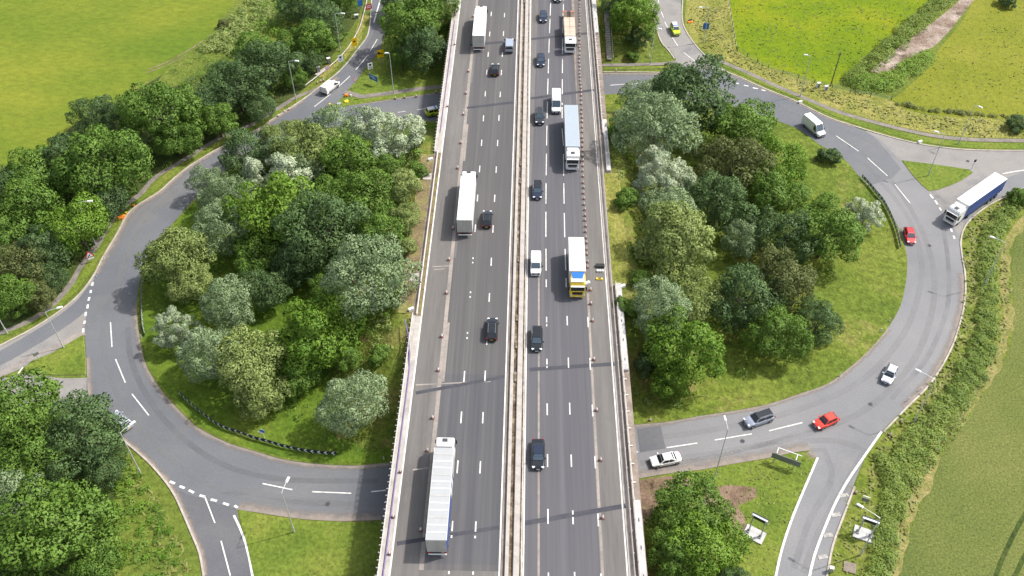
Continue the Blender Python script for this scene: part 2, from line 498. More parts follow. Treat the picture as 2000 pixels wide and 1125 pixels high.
def ribbon(name, pts, o0, o1, z, mat, h=0.0, raw=False, parent=None, kind='structure', wob=0.0):
    """strip along a line between two side offsets (left positive), optionally with height"""
    c = [Vector((p[0], p[1], 0)) for p in pts] if raw else curve(pts, False, 1.2)
    n = len(c)
    A, B = [], []
    for i in range(n):
        d = (c[min(i + 1, n - 1)] - c[max(i - 1, 0)]).normalized()
        nn = Vector((-d.y, d.x, 0))
        w = wob * (math.sin(i * 1.7) * .5 + math.sin(i * .61 + 1) * .5) if wob else 0
        A.append(c[i] + nn * (o0)); B.append(c[i] + nn * (o1 + w))
    if o0 < o1: A, B = B, A     # A must be the left side
    mb = MB()
    if h <= 0:
        mb.add([(p.x, p.y, z) for p in A] + [(p.x, p.y, z) for p in B], [(n + i, n + i + 1, i + 1, i) for i in range(n - 1)])
    else:
        rings = [[(B[i].x, B[i].y, z), (B[i].x, B[i].y, z + h), (A[i].x, A[i].y, z + h), (A[i].x, A[i].y, z)] for i in range(n)]
        mb.loft(rings)
    o = mb.build(name, mat, parent)
    if kind: o['kind'] = kind
    return o


# ------------------------------------------------------------------ the land
gm = MB()
gm.add([(-2500, -900, 0), (2500, -900, 0), (2500, 4000, 0), (-2500, 4000, 0)], [(0, 1, 2, 3)])
gm.build('ground', M['ground'])['kind'] = 'structure'

sheet('field', G([(-400, 470), (0, 345), (33, 327), (83, 290), (133, 260), (150, 235), (215, 205), (267, 167), (320, 143), (367, 103), (417, 63), (432, 33), (473, 0), (560, -120), (500, -320), (-400, -320)]), .02, M['field_l'])
for k, off in enumerate((0, 10)):
    ribbon('tyre_track', G([(287, 136 + off * .6), (325, 122 + off * .6), (360, 103 + off * .6), (400, 78 + off * .6)]), -.18, .18, .035, M['soil'])
sheet('field', G([(1422, -60), (1433, 80), (1437, 97), (1500, 131), (1550, 143), (1590, 160), (1627, 168), (1647, 150), (1700, 100), (1760, 50), (1813, 0), (1900, -90), (1800, -260), (1422, -200)]), .02, M['field_b'])
sheet('field', G([(1930, -60), (1880, 40), (1835, 95), (1812, 133), (1770, 173), (1742, 195), (1770, 215), (1833, 226), (1920, 232), (2100, 240), (2500, 250), (2500, -200), (1990, -200)]), .02, M['field_p'])
sheet('dirt_track', G([(1700, 138), (1767, 84), (1817, 47), (1867, 7), (1920, -50), (1960, -50), (1903, 0), (1872, 38), (1850, 65), (1822, 92), (1790, 106), (1740, 138), (1715, 143)]), .03, M['mud'])
sheet('field', G([(2300, 330), (2080, 400), (2000, 448), (1978, 490), (1978, 560), (1981, 610), (1974, 675), (1948, 728), (1923, 770), (1875, 837), (1842, 883), (1828, 927), (1801, 983), (1774, 1050), (1754, 1125), (1735, 1220), (2300, 1220)]), .02, M['crop'])
ribbon('dry_grass_strip', G([(2060, 385), (1995, 436), (1968, 485), (1962, 560), (1970, 620), (1958, 680), (1935, 728), (1908, 775), (1862, 830), (1828, 883), (1814, 927), (1788, 983), (1762, 1050), (1742, 1125), (1728, 1200)]), -.8, .7, .035, M['dry'], wob=.5)
ribbon('wheel_rut', G([(2010, 990), (1978, 1048), (1950, 1110), (1935, 1160)]), -.3, .3, .036, M['wood'])
ribbon('wheel_rut', G([(2030, 1040), (2002, 1085), (1985, 1120), (1970, 1160)]), -.3, .3, .036, M['wood'])
# rough grass between the roads and the fields on the right
sheet('rough_verge', G([(1345, -40), (1340, 60), (1372, 97), (1425, 122), (1500, 158), (1567, 187), (1633, 213), (1700, 233), (1767, 250), (1833, 262), (1900, 268), (2100, 272), (2300, 272), (2300, 236), (2000, 232), (1833, 227), (1767, 213), (1740, 196), (1650, 176), (1590, 162), (1500, 133), (1437, 98), (1420, -40)]), .03, M['tall'])
sheet('rough_verge', G([(2100, 350), (2010, 372), (1952, 390), (1912, 412), (1885, 440), (1876, 470), (1880, 500), (1886, 540), (1886, 580), (1877, 630), (1857, 685), (1816, 750), (1767, 800), (1727, 843), (1690, 893), (1670, 950), (1645, 1005), (1625, 1067), (1613, 1130), (1735, 1200), (1760, 1110), (1790, 990), (1830, 890), (1880, 810), (1940, 740), (1965, 650), (1965, 560), (1965, 480), (2000, 430), (2100, 380)]), .03, M['verge_r'])
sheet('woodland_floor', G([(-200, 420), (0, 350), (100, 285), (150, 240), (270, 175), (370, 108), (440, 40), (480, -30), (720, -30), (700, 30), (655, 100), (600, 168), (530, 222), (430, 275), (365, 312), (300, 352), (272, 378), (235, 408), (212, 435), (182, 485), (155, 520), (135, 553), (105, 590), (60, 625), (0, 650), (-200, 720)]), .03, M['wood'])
sheet('rough_verge', G([(432, 36), (500, -40), (640, -60), (600, 40), (540, 95), (440, 150), (300, 175), (320, 143), (367, 103), (417, 63)]), .045, M['ground'])
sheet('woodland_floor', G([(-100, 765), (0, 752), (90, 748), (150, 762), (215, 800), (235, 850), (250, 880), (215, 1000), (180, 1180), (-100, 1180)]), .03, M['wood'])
sheet('bare_soil', G([(1372, 955), (1420, 948), (1475, 952), (1480, 970), (1440, 990), (1455, 1010), (1460, 1040), (1430, 1030), (1400, 1000), (1375, 985)]), .045, M['soil'])
sheet('bare_soil', G([(1249, 938), (1300, 930), (1345, 935), (1350, 950), (1290, 965), (1275, 1010), (1255, 1030)]), .04, M['soil'])
sheet('bare_soil', G([(640, 1019), (748, 1018), (735, 1075), (690, 1060), (650, 1055)]), .04, M['soil'])

# ------------------------------------------------------------------ roads on the ground
ring_left_out = [(900, 176), (870, 180), (800, 190), (740, 199), (680, 208), (640, 214), (590, 197), (567, 211), (533, 234), (500, 256), (430, 290), (372, 325), (337, 353), (313, 375), (257, 412), (230, 458), (200, 508), (187, 535), (180, 556), (165, 640), (166, 655), (169, 700), (170, 735), (172, 790), (205, 820), (240, 857), (290, 900), (327, 942), (345, 958), (463, 994), (500, 1000), (550, 1008), (600, 1014), (667, 1017), (740, 1016), (800, 1010)]
ring_left_in = [(800, 900), (760, 905), (700, 910), (650, 909), (600, 905), (550, 897), (500, 882), (450, 867), (415, 851), (383, 833), (355, 806), (333, 783), (318, 766), (307, 750), (290, 722), (281, 698), (274, 662), (269, 625), (268, 590), (272, 555), (281, 520), (300, 478), (333, 443), (377, 393), (430, 342), (490, 303), (560, 271), (620, 255), (700, 243), (797, 238), (860, 237), (900, 236)]
sheet('roundabout_road', G(ring_left_out + ring_left_in), .04, M['asph_l'])
ring_right_out = [(1100, 146), (1177, 143), (1233, 143), (1300, 144), (1340, 140), (1400, 134), (1440, 150), (1500, 177), (1550, 197), (1617, 230), (1667, 247), (1715, 270), (1745, 300), (1777, 337), (1800, 364), (1815, 377), (1850, 425), (1873, 463), (1876, 498), (1882, 535), (1882, 582), (1873, 628), (1853, 685), (1813, 750), (1767, 797), (1722, 843), (1697, 880), (1620, 905), (1597, 893), (1583, 879), (1550, 883), (1500, 894), (1433, 905), (1367, 917), (1300, 925), (1248, 934), (1180, 945)]
ring_right_in = [(1180, 838), (1240, 830), (1300, 825), (1367, 813), (1433, 803), (1500, 790), (1567, 768), (1617, 750), (1660, 718), (1700, 682), (1733, 642), (1757, 602), (1768, 558), (1772, 515), (1767, 482), (1753, 442), (1730, 405), (1707, 375), (1673, 340), (1647, 310), (1600, 283), (1560, 254), (1500, 231), (1400, 205), (1300, 190), (1217, 184), (1178, 186), (1100, 188)]
sheet('roundabout_road', G(ring_right_out + ring_right_in), .04, M['asph_r'])
sheet('roundabout_road', G([(1177, 143), (1233, 143), (1300, 144), (1345, 141), (1400, 134), (1440, 150), (1500, 177), (1550, 197), (1617, 230), (1667, 247), (1705, 266), (1760, 330), (1745, 346), (1700, 362), (1673, 340), (1647, 310), (1600, 283), (1560, 254), (1500, 231), (1400, 205), (1300, 190), (1217, 184), (1178, 186)]), .052, M['asph_l'])
# side roads
sheet('slip_road', G([(742, -60), (727, 0), (720, 67), (700, 97), (667, 137), (633, 165), (600, 188), (560, 214), (620, 235), (660, 225), (640, 213), (662, 197), (683, 172), (697, 157), (713, 133), (733, 110), (748, 80), (760, 33), (764, 0), (775, -60)]), .03, M['asph_l'])
sheet('slip_road', G([(742, 10), (728, 67), (712, 92), (688, 122), (700, 150), (715, 130), (735, 108), (752, 70), (762, 20)]), .036, M['asph_d'])
sheet('slip_road', G([(1262, -60), (1272, 0), (1282, 50), (1293, 83), (1310, 100), (1320, 115), (1317, 128), (1330, 150), (1400, 160), (1430, 145), (1383, 115), (1367, 100), (1345, 72), (1332, 43), (1330, 0), (1322, -60)]), .03, M['asph_o'])
sheet('side_road', G([(200, 500), (187, 535), (160, 572), (123, 605), (67, 642), (0, 677), (-120, 725), (-120, 790), (0, 738), (45, 718), (100, 690), (163, 652), (185, 630)]), .03, M['asph_o'])
ribbon('side_road', G([(190, 560), (165, 592), (125, 625), (70, 660), (0, 700), (-100, 745)]), -1.6, 1.6, .036, M['asph_l'])
sheet('side_road', G([(190, 730), (168, 738), (110, 738), (50, 730), (0, 740), (-120, 760), (-120, 850), (0, 800), (100, 790), (190, 800)]), .033, M['asph_o'])
sheet('slip_road', G([(320, 930), (345, 970), (360, 1003), (380, 1050), (390, 1070), (400, 1125), (405, 1180), (510, 1180), (495, 1125), (480, 1062), (465, 1010), (463, 990), (400, 960)]), .03, M['asph_d'])
sheet('slip_road', G([(1740, 815), (1690, 893), (1668, 945), (1648, 1000), (1625, 1067), (1613, 1125), (1605, 1180), (1500, 1180), (1515, 1125), (1527, 1073), (1547, 1013), (1573, 950), (1593, 897), (1620, 870)]), .03, M['asph_r'])
sheet('side_road', G([(1690, 255), (1733, 267), (1800, 283), (1867, 292), (1933, 295), (2100, 295), (2300, 292), (2300, 350), (2100, 352), (2010, 368), (1950, 388), (1910, 412), (1883, 440), (1873, 470), (1830, 440), (1800, 380), (1760, 330), (1720, 290)]), .03, M['asph_o'])
ribbon('side_road', G([(1870, 430), (1900, 397), (1950, 370), (2010, 348), (2100, 335)]), -1.8, 1.8, .036, M['asph_r'])
sheet('patch_repair', G([(1244, 838), (1290, 832), (1300, 876), (1250, 884)]), .062, M['asph_d'])
# dusty margins along the road edges
dl = .068
def dusty(px, a, b, wob=.35):
    k = 1.5
    o = ribbon('kerbside_dirt', G(px), a * k, b * k, dl, M['fade'], wob=0)
    n = len(o.data.vertices) // 2
    at = o.data.attributes.new('edge', 'FLOAT', 'POINT')
    # vertices run down the left side first, then the right side
    v = [1.0 if a == max(a, b) and a == 0 or b == max(a, b) and b == 0 else 0.0] * n
    v += [1.0 - v[0]] * n
    at.data.foreach_set('value', v)
    return o
dusty([(590, 197), (533, 234), (500, 256), (430, 290), (372, 325), (337, 353), (313, 375), (257, 412), (230, 458), (200, 508), (187, 535)], 0, .9)
dusty([(240, 857), (290, 900), (327, 942), (345, 970), (360, 1003), (380, 1050), (392, 1080), (400, 1125)], 0, .55)
dusty([(463, 996), (500, 1001), (550, 1009), (600, 1015), (667, 1018), (745, 1016)], 0, 1.4)
dusty([(760, 905), (700, 910), (650, 909), (600, 905), (550, 897), (500, 882), (450, 867), (415, 851), (383, 833), (355, 806), (333, 783), (318, 766), (307, 750), (290, 722), (281, 698), (274, 662), (269, 625), (268, 590)], 0, .75)
dusty([(1882, 535), (1882, 582), (1873, 628), (1853, 685), (1813, 750), (1767, 797)], -.9, 0)
dusty([(1583, 880), (1550, 884), (1500, 895), (1433, 906), (1367, 918), (1300, 926), (1248, 935)], -1.5, 0)
dusty([(1240, 830), (1300, 825), (1367, 813), (1433, 803), (1500, 790), (1567, 768), (1617, 750), (1660, 718), (1700, 682), (1733, 642)], -.6, 0, .25)
dusty([(1177, 143), (1233, 143), (1300, 144)], -.9, 0)
dusty([(1400, 134), (1440, 150), (1500, 177), (1550, 197), (1617, 230), (1667, 247)], -.6, 0)
dusty([(1583, 880), (1596, 892)], -1.2, 0)
dusty([(169, 700), (170, 735), (172, 775)], 0, .8)
dusty([(680, 208), (740, 200), (800, 191), (866, 181)], 0, .8)

def streak(px, w, mat, v=.42):
    o = ribbon('tyre_wear', G(px), -w, w, .066, M[mat])
    n = len(o.data.vertices)
    at = o.data.attributes.new('edge', 'FLOAT', 'POINT')
    at.data.foreach_set('value', [v] * n)


streak([(165, 642), (200, 606), (228, 565), (240, 520), (262, 470), (300, 415), (345, 368)], .5, 'wear', .5)
streak([(205, 530), (240, 470), (290, 405), (340, 360), (400, 320)], .5, 'wear', .3)
streak([(250, 640), (256, 700), (285, 770), (340, 840), (430, 905), (540, 935), (740, 940)], .45, 'wear_d', .3)
streak([(200, 640), (206, 700), (235, 780), (290, 855), (380, 930), (500, 975), (740, 985)], .5, 'wear', .35)
streak([(360, 1000), (420, 975), (480, 960), (560, 975), (700, 990)], .6, 'wear', .35)
streak([(1250, 905), (1400, 885), (1560, 852), (1690, 800), (1780, 710), (1820, 610), (1822, 520), (1790, 430), (1720, 330), (1600, 245), (1480, 190)], .5, 'wear', .4)
streak([(1250, 860), (1400, 838), (1560, 800), (1680, 745), (1760, 660), (1795, 570), (1798, 500), (1770, 420), (1690, 320)], .5, 'wear', .34)
streak([(1560, 862), (1640, 862), (1690, 880), (1650, 950), (1600, 1040), (1570, 1120)], .5, 'wear', .36)
streak([(1540, 880), (1610, 880), (1625, 930), (1580, 1020), (1550, 1110)], .45, 'wear_d', .26)
streak([(1300, 910), (1450, 880), (1600, 835)], .35, 'wear_d', .3)
streak([(1842, 440), (1852, 520), (1850, 600), (1810, 700), (1740, 780)], .4, 'wear_d', .28)
streak([(1845, 400), (1800, 350), (1740, 300), (1640, 250)], .5, 'wear', .3)
for x, y in ((640, 985), (300, 690), (1450, 862), (1700, 790), (1815, 480), (1660, 285), (225, 590), (1890, 315)):
    p = P(x, y)
    MB().cyl((p.x, p.y, .074), .34, .008, 'z', 14).build('manhole_lid', M['joint'])['kind'] = 'structure'

# raised islands with kerbs
central = [(900, 905)] + [(760, 905), (700, 910), (650, 909), (600, 905), (550, 897), (500, 882), (450, 867), (415, 851), (383, 833), (355, 806), (333, 783), (318, 766), (307, 750), (290, 722), (281, 698), (274, 662), (269, 625), (268, 590), (272, 555), (281, 520), (300, 478), (333, 443), (377, 393), (430, 342), (490, 303), (560, 271), (620, 255), (700, 243), (797, 238), (860, 237), (950, 236), (1100, 188)] + ring_right_in[::-1][1:-1] + [(1180, 838)]
slab('central_island', G(central), 0.0, .14, [M['island'], M['kerb']])
sheet('island_grass', G([(757, 902), (700, 906), (650, 905), (600, 901), (550, 893), (500, 878), (450, 862), (418, 847), (387, 829), (360, 803), (338, 780), (322, 762), (312, 747), (295, 720), (286, 697), (279, 661), (274, 625), (273, 590), (277, 556), (286, 522), (304, 481), (337, 446), (381, 396), (434, 345), (494, 307), (562, 275), (622, 259), (700, 247), (797, 242), (870, 241), (840, 400), (800, 640)]), .16, M['island_l'])
for nm, px in (('a', [(163, 654), (167, 700), (167, 732), (110, 733), (52, 727), (49, 719), (62, 706), (100, 691), (138, 669)]),
               ('b', [(1761, 314), (1833, 323), (1893, 332), (1900, 338), (1880, 352), (1833, 371), (1815, 374), (1800, 362), (1778, 337)]),
               ('c', [(640, 212), (662, 198), (680, 190), (707, 192), (767, 184), (833, 175), (868, 171), (868, 179), (800, 189), (740, 198), (680, 207)])):
    slab('grass_island', G(px), 0.0, .13, [M['lawn'], M['kerb']])
slab('grass_island', G([(685, 172), (697, 160), (735, 112), (790, 60), (880, 60), (880, 168), (833, 172), (767, 180), (707, 188), (690, 182)]), 0, .1, [M['lawn'], M['kerb']])
slab('grass_island', G([(1170, 137), (1240, 136), (1333, 133), (1330, 126), (1310, 129), (1240, 130), (1170, 132)]), 0, .12, [M['lawn'], M['kerb']])
slab('grass_island', G([(467, 996), (500, 1003), (550, 1011), (600, 1017), (667, 1020), (745, 1019), (745, 1180), (512, 1180), (496, 1125), (482, 1062), (468, 1012)]), 0, .1, [M['lawn'], M['kerb']])
slab('grass_island', G([(1250, 936), (1300, 928), (1367, 919), (1433, 908), (1500, 896), (1550, 886), (1580, 881), (1590, 886), (1595, 896), (1571, 950), (1545, 1013), (1525, 1073), (1512, 1125), (1500, 1180), (1265, 1180)]), 0, .03, [M['lawn'], M['kerb']])
ribbon('grass_verge', G([(560, 214), (500, 248), (425, 286), (366, 318), (330, 348), (302, 374), (250, 410), (222, 452), (192, 504), (176, 536), (150, 568), (113, 600), (60, 632), (0, 664), (-60, 690)]), -1.5, .1, .06, M['lawn'], wob=.3)
ribbon('grass_verge', G([(716, 30), (704, 72), (688, 98), (655, 132), (630, 152)]), -1.6, .3, .04, M['tall'], wob=.4)
ribbon('grass_verge', G([(1392, 118), (1440, 137), (1500, 164), (1555, 186), (1620, 217), (1680, 240), (1740, 257), (1800, 272), (1867, 281), (1933, 285), (2100, 286)]), -1.0, 1.0, .05, M['lawn'])


def kerbline(px, side, z=.03):
    o0, o1 = (0, .28) if side > 0 else (-.28, 0)
    return ribbon('kerb', G(px), o0, o1, z, M['kerb'], h=.12)


kerbline([(727, 0), (720, 67), (700, 97), (667, 137), (633, 165), (590, 197), (533, 234), (500, 256), (430, 290), (372, 325), (337, 353), (313, 375), (257, 412), (230, 458), (200, 508), (187, 535), (160, 572), (123, 605), (67, 642), (0, 677)], -1)
kerbline([(240, 857), (290, 900), (327, 942), (345, 970), (360, 1003), (380, 1050), (392, 1080), (400, 1125), (404, 1160)], -1)
kerbline([(1400, 134), (1440, 150), (1500, 177), (1550, 197), (1617, 230), (1667, 247), (1733, 267), (1800, 283), (1867, 292), (1933, 295), (2100, 295)], 1)
kerbline([(2010, 370), (1950, 390), (1911, 414), (1884, 441), (1875, 470), (1877, 498), (1883, 535), (1883, 582), (1874, 628), (1854, 685), (1814, 750), (1768, 797), (1724, 843)], 1)
kerbline([(1667, 950), (1647, 1003), (1624, 1067), (1612, 1130)], 1)
kerbline([(1178, 142), (1233, 142), (1300, 143)], 1)
kerbline([(1272, 0), (1282, 50), (1293, 83), (1308, 100), (1318, 115)], -1)
kerbline([(1332, 0), (1332, 43), (1345, 72), (1367, 100), (1383, 115)], 1)
# footpaths
ribbon('footpath', G([(660, 152), (610, 178), (583, 188), (533, 218), (500, 240), (430, 270), (367, 308), (300, 350), (277, 376), (240, 406), (217, 433), (187, 482), (160, 518), (140, 552), (110, 588), (67, 622), (0, 652), (-60, 675)]), -.55, .55, .062, M['path'], wob=.15)
ribbon('footpath', G([(672, 181), (690, 185), (707, 190), (767, 182), (833, 173), (866, 170)]), -.75, .75, .16, M['path'])
ribbon('footpath', G([(1175, 128), (1240, 127), (1300, 125), (1320, 122)]), -.6, .6, .135, M['path'])
ribbon('footpath', G([(1380, 108), (1420, 125), (1460, 142), (1500, 161), (1567, 190), (1633, 217), (1700, 237), (1767, 254), (1833, 267), (1900, 273), (2000, 275), (2100, 276)]), -.6, .6, .062, M['path'])

# markings on the ground roads
LZ = .085


def mark(a, b, w=.15, name='lane_dash', mat='line', z=LZ):
    pa, pb = P(*a), P(*b)
    return ribbon(name, [pa, pb], -w, w, z, M[mat], raw=True)


for a, b in [((216, 630), (219, 678)), ((226, 702), (245, 748)), ((258, 770), (291, 812)), ((513, 945), (571, 957)), ((610, 961), (686, 964)), ((725, 961), (754, 958)),
             ((400, 970), (420, 1022)), ((432, 1057), (450, 1125)), ((737, 77), (723, 100)), ((717, 110), (695, 137)), ((684, 149), (659, 172)), ((646, 184), (614, 209)),
             ((842, 211), (815, 215)), ((792, 218), (777, 220)), ((713, 229), (680, 232)), ((1285, 0), (1287, 6)), ((1289, 18), (1296, 35)), ((1298, 43), (1304, 55)), ((1313, 74), (1324, 91)),
             ((1335, 103), (1362, 124)), ((1192, 167), (1245, 163)), ((1273, 163), (1283, 163)), ((1633, 266), (1677, 296)), ((1694, 309), (1733, 344)), ((1748, 361), (1777, 397)),
             ((1302, 875), (1362, 866)), ((1396, 860), (1468, 848)), ((1502, 842), (1567, 826)), ((1236, 884), (1246, 883))]:
    mark(a, b, .095)
for a, b in [((332, 941), (342, 945)), ((351, 950), (361, 954)), ((369, 958), (379, 963)), ((390, 968), (401, 971)), ((412, 976), (424, 979)), ((436, 983), (447, 987)), ((458, 988), (464, 992)),
             ((182, 552), (180, 559)), ((178, 567), (177, 573)), ((175, 581), (173, 588)), ((172, 595), (171, 603)), ((168, 610), (167, 618)), ((166, 627), (165, 633)), ((163, 642), (163, 650)),
             ((1437, 163), (1443, 164)), ((1453, 167), (1462, 169)), ((1470, 172), (1480, 174)), ((1487, 176), (1495, 178)), ((1816, 380), (1822, 388)), ((1826, 392), (1831, 400)), ((1835, 406), (1838, 412)), ((1857, 447), (1859, 454)), ((1862, 461), (1864, 467))]:
    mark(a, b, .18, 'give_way_dash')
for px, w in (([(457, 1007), (468, 1030), (480, 1062), (487, 1090), (494, 1130)], .16), ([(743, 0), (736, 24), (730, 45)], .15), ([(1597, 894), (1573, 950), (1547, 1013), (1527, 1073), (1514, 1130)], .16),
              ([(1722, 843), (1687, 893), (1657, 937), (1633, 980), (1610, 1033), (1590, 1087), (1580, 1130)], .17), ([(1958, 340), (1985, 335), (2010, 332)], .13), ([(45, 718), (36, 730)], .13)):
    ribbon('edge_line', G(px), -w, w, LZ, M['line'])
for a in ((1648, 968), (1632, 1006), (1617, 1046), (1607, 1088)):
    p = P(*a)
    MB().box((p.x, p.y, LZ), (1.35, .6, .012), .2).build('hatch_mark', M['line_w'])['kind'] = 'structure'
ribbon('worn_line', G([(163, 648), (120, 672), (75, 692), (30, 715), (0, 732)]), -.5, .7, .05, M['dust'], wob=.3)

# ------------------------------------------------------------------ embankment and motorway
def grid(name, x0, x1, y0, y1, st, mat, rough=.25):
    nx, ny = int((x1 - x0) / st) + 1, int((y1 - y0) / st) + 1
    rs = np.random.RandomState(3)
    mb = MB()
    vs = []
    for j in range(ny):
        for i in range(nx):
            x, y = x0 + i * st, y0 + j * st
            z = hz(x, y)
            vs.append((x, y, z - .05 + rs.uniform(-.5, .5) * rough if z > .15 else -.4))
    fs = [(j * nx + i, j * nx + i + 1, (j + 1) * nx + i + 1, (j + 1) * nx + i) for j in range(ny - 1) for i in range(nx - 1)
          if max(vs[j * nx + i][2], vs[(j + 1) * nx + i + 1][2]) > 0]
    mb.add(vs, fs)
    o = mb.build(name, mat, smooth=True)
    o['kind'] = 'structure'
    return o


grid('embankment', -33.5, -17.5, 30, 262, 1.0, M['bank'])
grid('embankment', 15.2, 31.2, 30, 262, 1.0, M['bank'])

XL, XR = -17.95, 15.8
Y0, Y1 = 30.0, 330.0


def rect(x0, x1, y0, y1):
    return [(x0, y0), (x1, y0), (x1, y1), (x0, y1)]


def block(name, pts, z0, z1, mat):
    return slab(name, pts, z0, z1, [mat, mat], raw=True)


block('motorway_deck', rect(XL, XR, Y0, Y1), 5.7, DECK, M['conc_b'])
block('bridge_abutment', [(-17.2, 84), (15.2, 91), (15.2, 168), (-17.2, 158)], 0, 5.7, M['conc_b'])
block('bridge_abutment', [(-17.2, Y0), (15.2, Y0), (15.2, 69), (-17.2, 62)], 0, 5.7, M['conc_b'])
block('bridge_abutment', [(-17.2, 188), (15.2, 190), (15.2, Y1), (-17.2, Y1)], 0, 5.7, M['conc_b'])

Z = DECK
sheet('hard_shoulder', rect(-16.45, -12.3, Y0, Y1), Z + .02, M['shoulder'], raw=True)
sheet('motorway_carriageway', rect(-12.3, -2.6, Y0, Y1), Z + .02, M['mw_l'], raw=True)
sheet('motorway_carriageway', rect(-12.15, -2.75, 57.5, 88.5), Z + .028, M['mw_n'], raw=True)
sheet('motorway_carriageway', rect(-16.4, -2.75, Y0, 56.6), Z + .028, M['shoulder'], raw=True)
sheet('motorway_carriageway', rect(.25, 9.9, Y0, Y1), Z + .02, M['mw_r'], raw=True)
sheet('hard_shoulder', [(9.9, Y0), (13.35, Y0), (13.35, Y1), (10.9, Y1), (10.5, 190), (10.0, 160), (9.9, 128)], Z + .022, M['shoulder'], raw=True)
sheet('hard_strip', [(.3, 120), (.9, 140), (1.4, 170), (1.9, 200), (2.4, 330), (.3, 330)], Z + .026, M['shoulder'], raw=True)
sheet('dusty_margin', [(-12.9, Y0), (-12.3, Y0), (-12.3, Y1), (-12.9, Y1)], Z + .027, M['dust'], raw=True)
sheet('dusty_margin', [(2.02, Y0), (2.3, Y0), (2.3, 110), (2.02, 110)], Z + .027, M['dust'], raw=True)
sheet('dusty_margin', [(10.0, Y0), (10.35, Y0), (10.35, 106), (10.0, 106)], Z + .027, M['dust'], raw=True)
for k in range(5):
    sheet('dusty_margin', rect(-12.28 - .0, -11.9, 60 + k * 27, 72 + k * 27), Z + .0295, M['dust'] if k % 2 else M['shoulder'], raw=True)

# dark bands where the bridge joints run across
for a, b, w in [((1034, 722), (1200, 711), .36), ((1025, 1022), (1222, 988), .36), ((1034, 77), (1149, 65), .42), ((1033, 193), (1160, 176), .42),
                ((812, 768), (985, 736), .3), ((775, 1062), (976, 1030), .3), ((918, 88), (1007, 80), .5), ((912, 211), (1002, 200), .4)]:
    ribbon('expansion_joint', [P(*a, Z), P(*b, Z)], -w, w, Z + .034, M['joint'], raw=True)
for a, b in (((806, 918), (845, 913)), ((868, 525), (848, 527)), ((885, 519), (845, 521)), ((925, 211), (905, 214)), ((958, 745), (812, 752))):
    ribbon('surface_scar', [P(*a, Z), P(*b, Z)], -.12, .12, Z + .031, M['dust'], raw=True)

# lane lines
LM = {}


def dash(x, y0, y1, w=.085, x1=None):
    p, q = Vector((x, y0, 0)), Vector((x if x1 is None else x1, y1, 0))
    d = (q - p).normalized(); n = Vector((-d.y, d.x, 0)) * w
    mb = MB().add([(v.x, v.y, Z + .04) for v in (p + n, p - n, q - n, q + n)], [(0, 1, 2, 3)])
    o = mb.build('lane_dash', M['line'])
    o['kind'] = 'structure'


def yv(py): return P(1000, py, Z).y


for py in (28, 67, 107, 142, 184, 232, 280, 331, 388, 447):
    dash(-9.0, yv(py) - 1.0, yv(py) + 1.0, .09)
for py in (510, 577, 657):
    dash(-9.0, yv(py) - .7, yv(py) - .35, .1); dash(-9.0, yv(py) + .35, yv(py) + .75, .1)
for py in (737, 817, 914):
    dash(-9.0, yv(py) - 1.05, yv(py) + 1.05, .09)
for x in (-9.1, -6.05):
    dash(x, yv(1040), yv(1020), .09); dash(x, yv(1053), yv(1048), .11); dash(x, yv(1124), yv(1118), .1)
for py in (30, 66, 107, 142, 185, 231, 280, 332, 388, 448, 512, 582, 665, 735, 817, 914):
    dash(-5.88, yv(py) - 1.0, yv(py) + 1.0, .09)


def xr(base, py):       # the lanes bend gently to the right far up the road
    y = yv(py)
    return base + (1.6 * max(0, (y - 118) / 86.0) ** 1.6 if y > 118 else 0)


for a, b in [(-26, 0), (6, 30), (36, 64), (75, 102.5), (114.5, 142.5), (153, 183.6), (198, 231), (245, 283.6), (299.5, 341.8), (357, 397), (413, 462), (485, 528), (545, 560), (787, 810), (886, 911), (993, 1022), (1117, 1140)]:
    dash(xr(3.38, b), yv(b), yv(a), .085, xr(3.38, a))
for a, b in [(618, 629), (632, 637), (700, 711), (714, 718)]:
    dash(3.4, yv(b), yv(a), .09)
for a, b in [(-26, 0), (7, 31), (36, 64), (75, 104), (115, 142), (154, 183), (200, 230), (250, 283.6), (300, 341.8), (357, 397), (415, 462), (485, 527), (542, 560), (616, 634), (697, 717), (785, 808), (886, 910), (995, 1003), (1008, 1022), (1115, 1140)]:
    dash(xr(6.66, b) - (.25 if yv(b) > 150 else 0), yv(b), yv(a), .085, xr(6.66, a) - (.25 if yv(a) > 150 else 0))
for a, b in [(617, 637), (697, 720), (788, 811), (888, 912), (1000, 1025), (1117, 1140)]:
    dash(9.95, yv(b), yv(a), .085)
for x, w, y0, y1 in ((-16.5, .11, Y0, Y1), (-2.78, .1, Y0, Y1), (.22, .1, Y0, Y1), (13.28, .09, Y0, 110), (13.25, .06, 110, Y1)):
    o = sheet('edge_line', rect(x - w, x + w, y0, y1), Z + .042, M['line'], raw=True)


# central reserve: dirt gap between two concrete barriers
sheet('drain_channel', rect(-2.62, -2.2, Y0, Y1), Z + .03, M['conc_b'], raw=True)
sheet('central_reserve_dirt', rect(-2.2, .1, Y0, Y1), Z + .024, M['debris'], raw=True)


def barrier(x0, x1, h, name, label, mat, seg=6.0, y0=Y0, y1=Y1, gap=.02, cap=None):
    t = empty(name, ((x0 + x1) / 2, y0, Z), 0, label, 'barrier')
    w = x1 - x0
    mb = MB()
    mb.loft([[(-w / 2, y, 0), (-w / 2, y, h * .25), (-w * .4, y, h), (w * .4, y, h), (w / 2, y, h * .25), (w / 2, y, 0)] for y in (0, seg - gap)])
    o = mb.build('concrete_segment', mat, t, loc=(0, 0, .02))
    n = int((y1 - y0) / seg)
    for i in range(1, n):
        inst('concrete_segment', o.data, t, (0, i * seg, .02))
    return t


